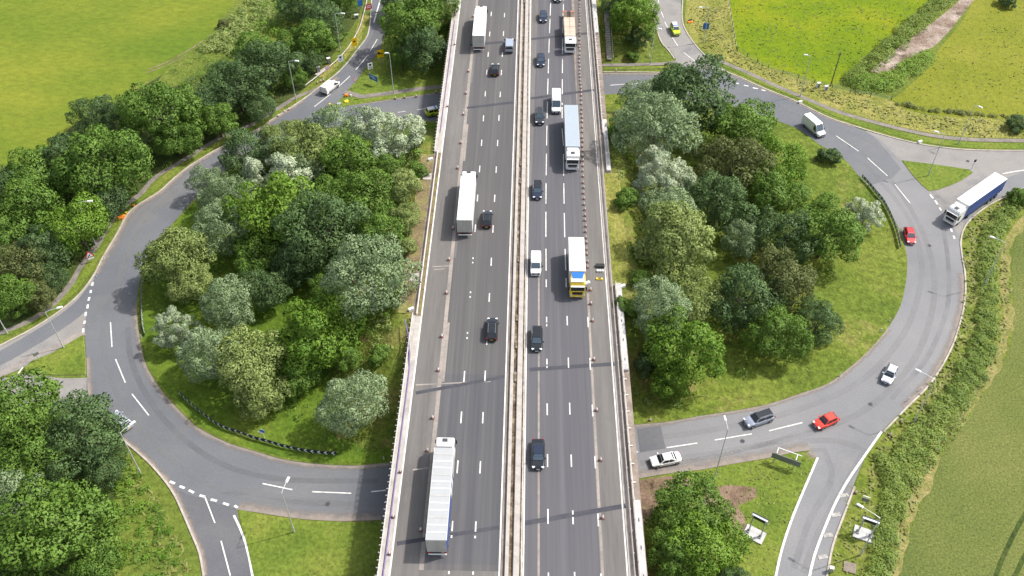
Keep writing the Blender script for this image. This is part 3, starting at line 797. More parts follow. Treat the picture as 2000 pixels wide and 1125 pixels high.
barrier(-2.15, -1.62, .42, 'concrete_barrier', 'narrow pale concrete barrier along the left side of the central reserve', M['conc'])
barrier(-1.12, -.28, .4, 'concrete_barrier', 'wide pale concrete barrier along the right side of the central reserve', M['conc'])
rb = empty('crash_barrier', (-.02, Y0, Z), 0, 'thin pale steel rail beside the right carriageway edge line in the central reserve', 'barrier')
MB().box((0, (Y1 - Y0) / 2, .42), (.1, Y1 - Y0, .12)).build('rail_beam', M['rail'], rb)
po = MB().box((-.06, 0, .2), (.08, .1, .4)).build('post', M['steel'], rb, loc=(0, 2, 0))
for i in range(1, 60): inst('post', po.data, rb, (0, 2 + i * 4.0, 0))
blk = MB().box((-1.3, 50, Z + .24), (1.25, 9.6, .36)).build('closing_block', M['conc'])
tag(blk, 'pale concrete block closing the reserve gap at the near end', 'barrier')
for k, (px, py) in enumerate(((1017, 620), (1012, 672), (1010, 735), (1022, 318), (1021, 352), (1020, 1), (1009, 505))):
    p = P(px, py, Z + .4)
    b = MB().box((0, 0, .2), (.4, 1.2 + .3 * (k % 3), .28), 0).build('reserve_weeds', M['debris'], loc=(-1.37, p.y, Z))
    b['kind'] = 'stuff'


# outer barriers, parapets and bridge edges
def parapet(x, y0, y1, side, label, step):
    """low pale plinth, rails on close posts, and bracket ends standing out over the edge"""
    t = empty('bridge_parapet', (x, y0, Z), 0, label, 'parapet')
    L = y1 - y0
    MB().box((0, L / 2, .14), (.5, L, .28)).build('plinth', M['conc'], t)
    for k, z in enumerate((.62, .95)):
        MB().tube([(side * .16, 0, z), (side * .16, L, z)], .045, 6).build('rail', M['rail'], t)
    pm = MB().box((side * .2, 0, .64), (.09, .1, .72)).box((side * .42, 0, .1), (.36, .13, .12)).build('post', M['rail'], t, loc=(0, .5, 0))
    for i in range(1, int((L - .5) / step) + 1): inst('post', pm.data, t, (0, .5 + i * step, 0))
    return t


parapet(-17.72, Y0, 100.3, -1, 'pale bridge parapet with close posts along the lower left deck edge', 1.05)
parapet(-17.72, 143.5, 196, -1, 'pale bridge parapet on the upper left above the yellow and white car', 1.05)
sheet('deck_edge', rect(-17.45, -16.62, Y0, 100.3), Z + .03, M['conc'], raw=True)
sheet('deck_edge', rect(-17.45, -16.62, 143.5, 196), Z + .03, M['conc'], raw=True)
sheet('deck_edge', rect(-17.1, -16.62, 100.3, 143.5), Z + .03, M['verge'], raw=True)
sheet('deck_edge', rect(-17.1, -16.62, 196, Y1), Z + .03, M['conc'], raw=True)
dr = MB().tube([(-17.32, Y0, Z + .12), (-17.3, 60, Z + .13), (-17.32, 80, Z + .12), (-17.34, 88.5, Z + .14), (-17.55, 92, Z + .5), (-18.1, 95.5, Z + .9), (-18.9, 98.5, Z + 1.1)], .1, 7).build('cable_duct', M['purple'])
tag(dr, 'dark purple duct running along the lower left parapet and over its end', 'duct')
dr = MB().tube([(-17.32, 150, Z + .12), (-17.3, 170, Z + .12), (-17.33, 194, Z + .15)], .07, 6).build('cable_duct', M['purple'])
tag(dr, 'dark purple duct behind the upper left bridge parapet', 'duct')


def steel_barrier(x, y0, y1, label, side, step=3.2, h=.6):
    t = empty('crash_barrier', (x, y0, Z), 0, label, 'barrier')
    L = y1 - y0
    mb = MB()
    prof = [(-.05, .38), (.03, .44), (-.03, .52), (.03, .6), (-.05, .68), (-.09, .68), (-.09, .38)]
    mb.loft([[(px * side, y, z) for px, z in prof] for y in (0, L)])
    mb.build('rail_beam', M['rail'], t)
    p = MB().box((-.14 * side, 0, .32), (.1, .1, .66)).build('post', M['steel'], t, loc=(0, .4, 0))
    for i in range(1, int((L - .4) / step) + 1): inst('post', p.data, t, (0, .4 + i * step, 0))
    return t


steel_barrier(-17.2, 100.3, 143.5, 'pale steel crash barrier between the two left bridge parapets', 1)
steel_barrier(-17.2, 196, Y1, 'pale steel crash barrier at the top left beyond the bridge', 1)
steel_barrier(14.1, Y0, 150, 'pale steel crash barrier along the lower right hard shoulder', -1)
steel_barrier(14.1, 150, Y1, 'pale steel crash barrier along the upper right hard shoulder', -1)
sheet('deck_edge', rect(13.42, 14.9, Y0, Y1), Z + .026, M['conc_b'], raw=True)
sheet('deck_edge', rect(13.5, 13.85, Y0, Y1), Z + .032, M['conc'], raw=True)
t = empty('bridge_parapet', (14.75, Y0, Z), 0, 'pale rail parapet along the lower right deck edge above the road', 'parapet')
L = 108 - Y0
MB().box((0, L / 2, .3), (.22, L, .6)).build('plinth', M['conc'], t)
MB().tube([(0, 0, 1.0), (0, L, 1.0)], .05, 6).build('rail', M['rail'], t)
pm = MB().box((.05, 0, .78), (.1, .14, .42)).box((.32, 0, .1), (.5, .16, .14)).build('post', M['rail'], t, loc=(0, 1, 0))
for i in range(1, int((L - 1) / 3.0)): inst('post', pm.data, t, (0, 1 + i * 3.0, 0))
t = empty('bridge_parapet', (14.75, 150, Z), 0, 'pale rail parapet along the upper right deck edge', 'parapet')
L = 56
MB().box((0, L / 2, .3), (.22, L, .6)).build('plinth', M['conc'], t)
MB().tube([(0, 0, 1.0), (0, L, 1.0)], .05, 6).build('rail', M['rail'], t)
for i in range(0, 18): inst('post', pm.data, t, (0, 1 + i * 3.0, 0))
for y0, y1, lab in ((89.5, 108, 'broad pale concrete wing wall beside the wood on the right deck edge'), (138, 154.5, 'pale concrete wing wall on the upper right deck edge'), (188.6, 204, 'pale concrete wing wall at the top right beside the steps'), (Y0, 67, 'stained pale concrete wall at the bottom right deck edge')):
    w = MB().box((15.25, (y0 + y1) / 2, Z + .1), (.78, y1 - y0, .9)).build('wing_wall', M['conc_g'])
    tag(w, lab, 'wall')
    for k in range(int((y1 - y0) / 4)):
        MB().box((15.22, y0 + 2 + k * 4.0, Z + .57), (.12, .55, .04)).build('drain_slot', M['dgrey'], w)

# manhole slabs and small kit on the verges
for px, py, s, lab in ((811, 542, 1.0, 'square concrete chamber cover on the left verge nearest the camera'), (836, 345, 1.0, 'square concrete chamber cover halfway along the left verge'), (881, 3, 1.0, 'square concrete chamber cover on the verge at the top left')):
    p = P(px, py, Z)
    t = empty('chamber_cover', (p.x - .1, p.y, Z - .12), 0, lab, 'cover')
    MB().box((0, 0, .1), (1.6, 1.9, .2)).build('concrete_frame', M['conc'], t)
    MB().box((.2, 0, .21), (.5, .6, .05)).build('lid', M['conc_b'], t)
sheet('motorway_verge', rect(-20.4, -17.3, 101, 143), Z - .02, M['verge'], raw=True)
sheet('motorway_verge', rect(-20.4, -17.3, 197, 300), Z - .02, M['verge'], raw=True)
sheet('motorway_verge', rect(14.35, 17.2, 108.2, 137.8), Z + .036, M['tall'], raw=True)

# ------------------------------------------------------------------ vehicles
def wheel(parent, x, y, r, w, rim=True, name='wheel'):
    o = MB().cyl((0, 0, 0), r, w, 'y', 14).build(name, M['tyre'], parent, smooth=False, loc=(x, y, r))
    if rim:
        MB().cyl((0, math.copysign(w / 2 + .006, y), 0), r * .62, .02, 'y', 10).build('rim', M['rim'], o)
    return o


def ring_section(x, hw, z0, z1, sh, top):
    """closed section of a car hull: sill, bulging flank, shoulder, deck"""
    return [(x, -hw * .88, z0), (x, -hw * .985, z0 + .14), (x, -hw, (z0 + sh) / 2 + .05), (x, -hw * .985, sh), (x, -hw * .9, z1 - .02), (x, -hw * top, z1),
            (x, hw * top, z1), (x, hw * .9, z1 - .02), (x, hw * .985, sh), (x, hw, (z0 + sh) / 2 + .05), (x, hw * .985, z0 + .14), (x, hw * .88, z0)]


def car(loc, rz, paint, label, kind='hatch', L=4.4, W=1.82, H=1.48, roof=None, group=None, glass='glass'):
    t = empty('car', loc, rz, label, 'car', group)
    hw = W / 2
    hood = .92 if H < 1.6 else 1.08
    boot = hood + (.02 if kind == 'saloon' else .0)
    mb = MB()
    x = L / 2
    st = [(-x, hw * .78, .42, hood - .12), (-x + .1, hw * .9, .30, hood - .03), (-x + .35, hw * .98, .22, boot), (-x * .45, hw, .2, hood + .02), (0, hw, .2, hood), (x * .42, hw, .2, hood - .01), (x - .75, hw * .985, .22, hood - .07), (x - .28, hw * .93, .26, hood - .17), (x - .08, hw * .8, .32, hood - .27), (x, hw * .66, .4, hood - .36)]
    mb.loft([ring_section(a, b, c, d, d - .14, .8) for a, b, c, d in st])
    # cabin shell: lofted with tumblehome
    rb = {'hatch': -x + .12, 'suv': -x + .1, 'saloon': -x + .75, 'estate': -x + .1}[kind]
    rt = rb + {'hatch': .55, 'suv': .38, 'saloon': .75, 'estate': .35}[kind]
    fb, ft = x - 1.12 if kind != 'suv' else x - 1.2, x - 1.85
    zb = hood - .03
    cab = [[(rb, -hw * .86, zb), (rb, hw * .86, zb), (fb, hw * .88, zb - .03), (fb, -hw * .88, zb - .03)],
           [(rb + (rt - rb) * .55, -hw * .8, zb + (H - zb) * .62), (rb + (rt - rb) * .55, hw * .8, zb + (H - zb) * .62), (fb + (ft - fb) * .55, hw * .81, zb + (H - zb) * .6), (fb + (ft - fb) * .55, -hw * .81, zb + (H - zb) * .6)],
           [(rt, -hw * .7, H - .06), (rt, hw * .7, H - .06), (ft, hw * .7, H - .06), (ft, -hw * .7, H - .06)],
           [(rt + .14, -hw * .6, H), (rt + .14, hw * .6, H), (ft - .16, hw * .6, H), (ft - .16, -hw * .6, H)]]
    mb.loft(cab)
    body = mb.build('body', paint, t, smooth=False)
    bm = body.data
    bv = body.modifiers.new('soft', 'BEVEL'); bv.width = .05; bv.segments = 2; bv.limit_method = 'ANGLE'; bv.angle_limit = R(22)
    # glazing laid just proud of the shell
    def pane(nm, a, b, c, d, off):
        o = Vector(off)
        MB().quad(*[Vector(p) + o for p in (a, b, c, d)]).build(nm, M[glass] if nm == 'windscreen' else M['glass'], t)
    zl, zu = zb + .07, H - .09

    def pt(x0, x1, k0, k1, f, side):      # f: 0 at the waist, 1 at the roof
        return (x0 + (x1 - x0) * f, side * hw * (k0 + (k1 - k0) * f), zb + (H - .06 - zb) * f)
    pane('windscreen', pt(fb, ft, .88, .7, .06, -.92), pt(fb, ft, .88, .7, .06, .92), pt(fb, ft, .84, .68, .97, .94), pt(fb, ft, .84, .68, .97, -.94), (.035, 0, .035))
    pane('rear_window', pt(rb, rt, .86, .7, .12, .9), pt(rb, rt, .86, .7, .12, -.9), pt(rb, rt, .84, .68, .95, -.9), pt(rb, rt, .84, .68, .95, .9), (-.04, 0, .03))
    mid = (rb + fb) / 2 - .05
    for s in (-1, 1):
        for a0, a1, b0, b1 in ((fb - .28, ft - .02, mid + .05, mid + .05), (mid - .05, mid - .05, rb + .42, rt + .12)):
            q = [(a0, s * hw * .87, zl), (b0, s * hw * .87, zl), (b1, s * hw * .725, zu), (a1, s * hw * .725, zu)]
            if s > 0: q = q[::-1]
            pane('side_window', *q, (0, s * .035, .02))
    if roof:
        MB().box(((rt + ft) / 2, 0, H + .008), (ft - rt + .1, hw * 1.36, .05)).build('roof_panel', roof, t)
    if kind in ('suv', 'estate'):
        for s in (-1, 1):
            MB().box(((rt + ft) / 2, s * hw * .62, H + .04), (ft - rt - .2, .05, .06)).build('roof_rail', M['rim'] if kind == 'suv' else M['black'], t)
    for s in (-1, 1):
        MB().box((x - .2, s * hw * .68, hood - .24), (.3, .34, .14), s * -.5).build('headlight', M['lightglass'], t)
        MB().box((-x + .06, s * hw * .76, hood - .14), (.12, .26, .2)).build('taillight', M['taillight'], t)
        MB().box((fb - .25, s * (hw + .08), hood + .1), (.16, .22, .14)).build('mirror', paint, t)
        for wx in (x - .85, -x + .82):
            wheel(t, wx, s * (hw - .1), .33 if H < 1.6 else .38, .22)
    MB().box((x - .02, 0, .52), (.06, hw * .95, .22)).build('grille', M['black'], t)
    MB().box((x + .02, 0, .4), (.02, .52, .11)).build('number_plate', M['signw'], t)
    MB().box((-x - .01, 0, .55), (.02, .52, .11)).build('number_plate', M['signy'], t)
    MB().box((-x + .02, 0, .42), (.08, hw * 1.5, .2)).build('rear_bumper', M['black'] if kind == 'suv' else paint, t)
    return t


def van(loc, rz, paint, label, L=5.4, W=1.98, H=2.4, group=None, name='van', cat='van', small=False, glazed=False):
    t = empty(name, loc, rz, label, cat, group)
    hw, x = W / 2, L / 2
    nose = .95 if not small else .95
    hood = 1.12 if not small else 1.0

    def sec(a, b, z0, z1, k):
        return [(a, -b * .92, z0), (a, -b, z0 + .2), (a, -b * .99, min(1.1, z1 - .1)), (a, -b * k, z1 - .08), (a, -b * k * .93, z1), (a, b * k * .93, z1), (a, b * k, z1 - .08), (a, b * .99, min(1.1, z1 - .1)), (a, b, z0 + .2), (a, b * .92, z0)]
    mb = MB()
    ws = x - nose            # foot of the windscreen
    mb.loft([sec(-x, hw * .96, .35, H - .06, .88), sec(-x + .12, hw, .25, H, .88), sec(0, hw, .25, H + .02, .88), sec(ws - .95, hw, .25, H - .02, .87), sec(ws - .72, hw, .25, H - .12, .86), sec(ws, hw * .985, .25, hood + .05, .9), sec(x - .35, hw * .94, .27, hood - .1, .9), sec(x - .08, hw * .84, .32, hood - .3, .9), sec(x, hw * .72, .42, hood - .45, .9)])
    body = mb.build('body', paint, t)
    bv = body.modifiers.new('soft', 'BEVEL'); bv.width = .05; bv.segments = 2; bv.limit_method = 'ANGLE'; bv.angle_limit = R(24)
    zt = H - .16
    MB().quad((ws + .05, -hw * .8, hood + .12), (ws + .05, hw * .8, hood + .12), (ws - .66, hw * .74, zt), (ws - .66, -hw * .74, zt)).build('windscreen', M['glass_b'], t)
    for s in (-1, 1):
        q = [(ws - .15, s * (hw * .985 + .02), 1.15), (ws - 1.15, s * (hw * .99 + .02), 1.15), (ws - 1.15, s * (hw * .91 + .02), H - .38), (ws - .62, s * (hw * .91 + .02), H - .38)]
        if s > 0: q = q[::-1]
        MB().quad(*q).build('side_window', M['glass'], t)
        if glazed:
            for k in range(2):
                a = ws - 1.35 - k * 1.25
                q = [(a, s * (hw * .99 + .02), 1.15), (a - 1.1, s * (hw * .99 + .02), 1.15), (a - 1.1, s * (hw * .91 + .02), H - .38), (a, s * (hw * .91 + .02), H - .38)]
                if s > 0: q = q[::-1]
                MB().quad(*q).build('side_window', M['glass'], t)
        MB().box((x - .22, s * hw * .72, hood - .26), (.34, .3, .2), s * -.4).build('headlight', M['lightglass'], t)
        MB().box((-x - .0, s * hw * .88, 1.15), (.06, .14, .5)).build('taillight', M['taillight'], t)
        MB().box((ws - .25, s * (hw + .14), 1.3), (.14, .24, .3)).build('mirror', M['black'], t)
        for wx in (x - .95, -x + 1.05):
            wheel(t, wx, s * (hw - .12), .35, .24)
        MB().box((0, s * (hw + .005), .58), (L - 2.6, .02, .14)).build('side_moulding', M['dgrey'], t)
    MB().box((x - .03, 0, .62), (.08, hw * 1.1, .26)).build('grille', M['black'], t)
    MB().box((x - .06, 0, .36), (.16, hw * 1.7, .2)).build('front_bumper', M['dgrey'] if not small else paint, t)
    MB().box((-x - .02, 0, .42), (.1, hw * 1.7, .2)).build('rear_bumper', M['dgrey'], t)
    MB().box((x + .03, 0, .5), (.02, .52, .11)).build('number_plate', M['signw'], t)
    if glazed:
        MB().quad((-x - .02, hw * .78, 1.15), (-x - .02, -hw * .78, 1.15), (-x - .01, -hw * .72, H - .32), (-x - .01, hw * .72, H - .32)).build('rear_window', M['glass'], t)
    else:
        for s in (-1, 1):
            MB().box((-x - .012, s * hw * .42, H / 2 + .15), (.02, hw * .78, H - .9)).build('rear_door', paint, t)
    return t


def tractor(t, x0, paint, H=3.6, upper=None, deflector=True):
    """cab-over lorry cab whose front face stands at x0"""
    hw = 1.24
    mb = MB()

    def sec(a, b, z0, z1, r=.14):
        return [(a, -b, z0), (a, -b, z1 - r), (a, -b + r, z1), (a, b - r, z1), (a, b, z1 - r), (a, b, z0)]
    mb.loft([sec(x0 - 2.15, hw, .75, H), sec(x0 - 1.0, hw, .75, H), sec(x0 - .55, hw, .6, H - .08), sec(x0 - .3, hw * .99, .5, H - .3), sec(x0 - .16, hw * .98, .45, 2.62), sec(x0 - .02, hw * .96, .42, 1.72), sec(x0, hw * .93, .42, 1.6)])
    c = mb.build('cab', paint, t)
    bv = c.modifiers.new('soft', 'BEVEL'); bv.width = .06; bv.segments = 2; bv.limit_method = 'ANGLE'; bv.angle_limit = R(20)
    MB().quad((x0 + .02, -hw * .86, 1.78), (x0 + .02, hw * .86, 1.78), (x0 - .15, hw * .86, 2.66), (x0 - .15, -hw * .86, 2.66)).build('windscreen', M['glass'], t)
    MB().box((x0 - .06, 0, 2.74), (.42, hw * 1.8, .06)).build('sun_visor', paint if upper is None else upper, t)
    MB().box((x0 + .01, 0, 1.3), (.05, hw * 1.35, .44)).build('grille', M['black'], t)
    MB().box((x0 + .01, 0, .95), (.05, hw * 1.2, .12)).build('grille', M['dgrey'], t)
    MB().box((x0 + .0, 0, .58), (.1, hw * 1.9, .34)).build('front_bumper', paint, t)
    MB().box((x0 + .055, 0, .55), (.02, .55, .12)).build('number_plate', M['signw'], t)
    MB().box((x0 - .95, 0, H + .02), (.55, .72, .06)).build('roof_hatch', M['dgrey'], t)
    for s in (-1, 1):
        q = [(x0 - .2, s * (hw + .015), 1.75), (x0 - 1.05, s * (hw + .015), 1.75), (x0 - 1.05, s * (hw + .015), 2.55), (x0 - .4, s * (hw + .015), 2.55)]
        if s > 0: q = q[::-1]
        MB().quad(*q).build('side_window', M['glass'], t)
        MB().box((x0 + .0, s * hw * .78, .8), (.1, .36, .2)).build('headlight', M['lightglass'], t)
        MB().box((x0 - .1, s * (hw + .17), 2.2), (.16, .2, .72)).build('mirror', M['black'], t)
        MB().box((x0 - 1.3, s * (hw - .05), .9), (.9, .12, .32)).build('step_panel', paint, t)
        wheel(t, x0 - 1.4, s * (hw - .16), .5, .32)
    return c


def trailer_box(t, x0, x1, z0, z1, roofm, side_l, side_r, rearm, ribs=False, hw=1.275):
    """box body from x0 (rear) to x1 (front)"""
    L = x1 - x0
    b = MB().box(((x0 + x1) / 2, 0, (z0 + z1) / 2), (L, hw * 2 - .04, z1 - z0 - .02)).build('box_body', M['white'] if roofm is None else roofm, t)
    MB().box(((x0 + x1) / 2, 0, z1 + .01), (L + .02, hw * 2, .05)).build('roof_panel', roofm, t)
    for s, m in ((1, side_l), (-1, side_r)):
        MB().box(((x0 + x1) / 2, s * hw, (z0 + z1) / 2 - .02), (L - .06, .05, z1 - z0 - .06)).build('side_panel', m, t)
        MB().box(((x0 + x1) / 2, s * (hw + .005), z1 - .02), (L, .07, .1)).build('cant_rail', M['white'], t)
    for s in (-1, 1):
        MB().box((x0 - .02, s * hw * .49, (z0 + z1) / 2), (.05, hw * .96, z1 - z0 - .1)).build('rear_door', rearm, t)
        MB().box((x0 - .06, s * .25, (z0 + z1) / 2), (.03, .04, z1 - z0 - .2)).build('lock_bar', M['steel'], t)
        MB().box((x0 - .03, s * hw * .8, z0 - .12), (.08, .42, .16)).build('taillight', M['taillight'], t)
    MB().box((x0 - .05, 0, .62), (.12, hw * 1.85, .16)).build('underrun_bar', M['band'], t)
    if not ribs:
        for i in range(1, 6):
            MB().box((x0 + i * L / 6, 0, z1 + .038), (.05, hw * 1.9, .012)).build('roof_seam', M['rear_w'], t)
    if ribs:
        n = int(L / 1.05)
        for i in range(1, n):
            MB().box((x0 + i * L / n, 0, z1 + .05), (.14, hw * 1.94, .05)).build('roof_bow', M['white'] if i % 3 else M['rear_w'], t)
    return b


def lorry(loc, rz, label, total, cab_paint, roofm, side_l, side_r, rearm, artic=True, H=3.95, cabH=3.6, ribs=False, gap=.7, upper=None, group=None):
    t = empty('articulated_lorry' if artic else 'box_lorry', loc, rz, label, 'lorry', group)
    x0, x1 = -total / 2, total / 2
    tractor(t, x1, cab_paint, cabH, upper)
    bx1 = x1 - 2.15 - gap
    trailer_box(t, x0, bx1, 1.15, H, roofm, side_l, side_r, rearm, ribs)
    MB().box(((x0 + x1) / 2 - .3, 0, .88), (total - 1.6, .9, .3)).build('chassis', M['chassis'], t)
    # wind deflector rising from the cab roof to the body
    d = MB().loft([[(x1 - 2.1, -1.1, cabH), (x1 - 2.1, 1.1, cabH), (x1 - 2.1, 1.05, H - .05), (x1 - 2.1, -1.05, H - .05)], [(x1 - 1.3, -1.0, cabH), (x1 - 1.3, 1.0, cabH), (x1 - 1.3, .95, cabH + .06), (x1 - 1.3, -.95, cabH + .06)]])
    if H - cabH > .12: d.build('wind_deflector', upper or cab_paint, t)
    for s in (-1, 1):
        MB().box((x1 - 2.4, s * 1.18, 2.2), (.5, .05, 2.6)).build('side_fairing', cab_paint, t)
        xs = [x1 - 4.6] if artic else []
        xs += [x0 + 1.6, x0 + 2.9, x0 + 4.2] if artic else [x0 + 2.2]
        for wx in xs: wheel(t, wx, s * 1.08, .5, .36)
        MB().box(((x0 + bx1) / 2 + .6, s * 1.2, .85), (total * .3, .05, .5)).build('side_guard', M['dgrey'], t)
    return t


UP, DN = math.pi / 2, -math.pi / 2


def deckpos(px, py, h=.0):
    p = P(px, py, DECK + h)
    return (p.x, p.y, DECK + .045)


def ground_heading(a, b):
    pa, pb = P(*a), P(*b)
    return math.atan2(pb.y - pa.y, pb.x - pa.x)


def gpos(px, py, h=.7):
    p = P(px, py, h)
    return (p.x, p.y, .075)


# left carriageway, driving away
lorry((-11.1, 187.6, Z + .045), UP, 'white box lorry furthest up the left carriageway with plain grey rear doors', 14.2, M['white'], M['white'], M['white'], M['white'], M['rear_w'], True, 3.95, 3.75, gap=.12)
lorry((-10.62, 126.4, Z + .045), UP, 'white box lorry driving away in the middle of the left carriageway', 14.4, M['white'], M['white'], M['white'], M['white'], M['rear_w'], True, 3.95, 3.7, gap=.15)
a3 = lorry((-10.65, 66.6, Z + .045), UP, 'long lorry with ribbed pale roof and blue patterned side at the bottom left', 16.2, M['white'], M['curtain'], M['white'], M['blue'], M['rear_w'], True, 4.0, 3.75, ribs=True, gap=.25)
MB().box((2.2, -1.306, 2.6), (6.8, .02, 2.5)).build('side_graphic', M['curtain'], a3)
for k in range(5):
    MB().box((-.9 + k * .75, -1.32, 2.2 + .28 * (k % 3)), (.5, .016, 1.5), 0).build('side_graphic', M['blue'] if k % 2 == 0 else M['signw'], a3)
van(deckpos(995, 86, 1.0), UP, M['vangrey'], 'silver grey van with dark rear window near the top of the left carriageway', 4.9, 1.9, 1.95, glazed=True)
car(deckpos(967, 135, .7), UP, M['blackpaint'], 'black hatchback driving away beyond the middle lane, upper left carriageway', 'hatch', 4.3, 1.8, 1.5)
car(deckpos(951, 427, .7), UP, M['blackpaint'], 'black hatchback driving away beside the white box lorry', 'hatch', 4.3, 1.78, 1.48)
car(deckpos(961, 642, .7), UP, M['blackpaint'], 'black estate with silver roof rails driving away in the lower left carriageway', 'suv', 4.6, 1.84, 1.56)
# right carriageway, coming towards the camera
car(deckpos(1089, -7, .7), DN, M['blackpaint'], 'dark car cut off by the top edge of the photo, right carriageway', 'hatch', 4.3, 1.8, 1.5)
car(deckpos(1061, 32, .7), DN, M['navy'], 'dark blue car topmost in the lane beside the central reserve', 'hatch', 4.2, 1.78, 1.48, glass='glass_b')
car(deckpos(1056, 117, .7), DN, M['navy'], 'dark blue car with bright headlights behind the tipper lorry in the reserve lane', 'hatch', 4.3, 1.8, 1.48, glass='glass_b')
van(deckpos(1086.5, 199, 1.1), DN, M['white'], 'long white van driving towards the camera in the middle lane', 6.0, 2.0, 2.45)
car(deckpos(1054, 227, .8), DN, M['slate'], 'dark slate off-road car beside the long white van', 'suv', 4.6, 1.86, 1.75, glass='glass_b')
lorry((8.42, 146.2, Z + .045), DN, 'white cab lorry with blue grey trailer roof coming towards the camera', 16.0, M['white'], M['greyroof'], M['white'], M['white'], M['rear_w'], True, 3.95, 3.55, gap=.2)
car(deckpos(1049.5, 371, .7), DN, M['navy'], 'dark navy car with black roof level with the grey roofed lorry tail', 'estate', 4.5, 1.82, 1.5, roof=M['blackpaint'], glass='glass_b')
van(deckpos(1046.5, 516, .8), DN, M['white'], 'small white van in the lane beside the central reserve', 4.5, 1.83, 1.85, small=True)
lorry((8.35, 110.0, Z + .045), DN, 'cream roofed lorry with yellow and blue cab coming towards the camera', 10.6, M['yellow'], M['cream'], M['white'], M['white'], M['rear_w'], False, 3.85, 3.4, gap=.25, upper=M['white'])
car(deckpos(1048.5, 661, .7), DN, M['blackpaint'], 'dark estate car coming towards the camera level with the lower left black car', 'estate', 4.75, 1.84, 1.5, glass='glass_b')
car(deckpos(1051, 886, .7), DN, M['blackpaint'], 'black car nearest the camera on the right carriageway', 'saloon', 4.8, 1.86, 1.46, roof=M['navy'], glass='glass_b')
ly = [o for o in sc.objects if o.get('label', '').startswith('cream roofed')][0]
MB().loft([[(3.15, -1.1, 3.42), (3.15, 1.1, 3.42), (3.15, 1.05, 3.9), (3.15, -1.05, 3.9)], [(4.15, -.75, 3.42), (4.15, .75, 3.42), (4.15, .72, 3.52), (4.15, -.72, 3.52)]]).build('blue_deflector', M['royal'], ly)
MB().box((4.55, 0, 3.44), (.75, 2.2, .05)).build('white_band', M['white'], ly)

# tipper with timber-coloured load and a plank trailer bed
tp = empty('flatbed_lorry', (8.98, 188.4, Z + .045), DN, 'white cab flatbed lorry stacked with pale timber packs and bare brown planks at its tail', 'lorry')
tractor(tp, 8.5, M['white'], 3.1)
MB().box((-1.2, 0, .85), (15.0, .9, .3)).build('chassis', M['chassis'], tp)
MB().box((1.6, 0, 1.15), (8.8, 2.5, .16)).build('bed', M['plankbrown'], tp)
for i in range(4):
    for j in range(2):
        MB().box((-1.7 + i * 2.05, -.62 + j * 1.24, 2.0), (1.98, 1.18, 1.55)).build('timber_pack', M['timber'], tp)
for s in (-1, 1):
    MB().box((-5.6, s * .82, 1.15), (5.4, .78, .14)).build('tail_ramp', M['plankbrown'], tp)
    MB().box((-8.3, s * .82, 1.15), (.3, 1.0, .2)).build('ramp_lip', M['orange'], tp)
    for wx in (3.6, -3.4, -2.1): wheel(tp, wx, s * 1.05, .48, .34)
    MB().box((6.2, s * 1.2, 1.6), (.12, .1, 2.2)).build('headboard_post', M['steel'], tp)

# roundabout traffic
h = ground_heading
van(gpos(645, 168, 1.0), h((628, 180), (657, 157)), M['white'], 'white van driving up the left slip road past the yellow signs', 4.9, 1.92, 2.0)
van(gpos(1590, 247, 1.1), h((1573, 236), (1605, 263)), M['white'], 'white high roof van on the upper right of the roundabout', 5.9, 2.02, 2.55)
car(gpos(1777, 460), h((1773, 444), (1782, 477)), M['red'], 'bright red car beside the inner kerb near the blue sided lorry', 'hatch', 4.1, 1.74, 1.46, glass='glass_b')
car(gpos(1738, 730), h((1749, 708), (1730, 748)), M['silver'], 'silver blue car alone on the lower right curve of the roundabout', 'hatch', 4.2, 1.78, 1.48)
car(gpos(1482, 818), h((1510, 809), (1454, 828)), M['bluegrey'], 'grey off-road car with black roof at the lower right of the wood', 'suv', 4.75, 1.9, 1.68, roof=M['blackpaint'])
car(gpos(1613, 822), h((1637, 813), (1592, 833)), M['red_o'], 'orange red car at the mouth of the lower right slip road', 'hatch', 4.0, 1.76, 1.48)
car(gpos(1300, 897), h((1326, 893), (1272, 903)), M['white'], 'white saloon about to pass under the lower right bridge', 'saloon', 4.6, 1.82, 1.44)
car(gpos(236, 821), h((255, 836), (222, 808)), M['silver'], 'pale silver car half hidden under the dark tree at lower left', 'hatch', 4.3, 1.8, 1.5)
lorry((lambda p: (p[0] - .5, p[1] - .4, .075))(gpos(1907, 389, 1.9)), h((1958, 357), (1862, 425)), 'white cab lorry with blue curtain side turning onto the roundabout', 15.6, M['white'], M['white'], M['blue'], M['blue'], M['rear_w'], True, 4.0, 3.5, gap=.55)


def livery(t, L, W, z, lab):
    """blocks of yellow and green on both flanks of an emergency car"""
    n = 6
    for s in (-1, 1):
        for k in range(n):
            MB().box((-L / 2 + .55 + k * (L - 1.1) / (n - 1), s * (W / 2 + .012), z), ((L - 1.1) / (n - 1) - .02, .03, .42)).build('livery_block', M['hivis'] if k % 2 == 0 else M['green_p'], t)
    MB().box((-.1, 0, lab + .06), (.3, W * .6, .1)).build('light_bar', M['royal'], t)


am = car(gpos(851, 217, .8), h((835, 220), (868, 213)), M['hivis'], 'yellow and white emergency car going under the upper left bridge', 'suv', 4.4, 1.85, 1.7, roof=M['white'])
livery(am, 4.4, 1.85, .72, 1.7)
MB().box((-2.22, 0, .8), (.05, 1.5, .5)).build('livery_block', M['hivis'], am)
am = car(gpos(1319, 57, .8), h((1312, 43), (1324, 72)), M['hivis'], 'yellow green and white emergency car coming down the upper right slip', 'suv', 4.5, 1.86, 1.66, roof=M['white'], glass='glass_b')
livery(am, 4.5, 1.86, .72, 1.66)
MB().box((1.75, 0, .95), (.75, 1.5, .06)).build('livery_block', M['hivis'], am)

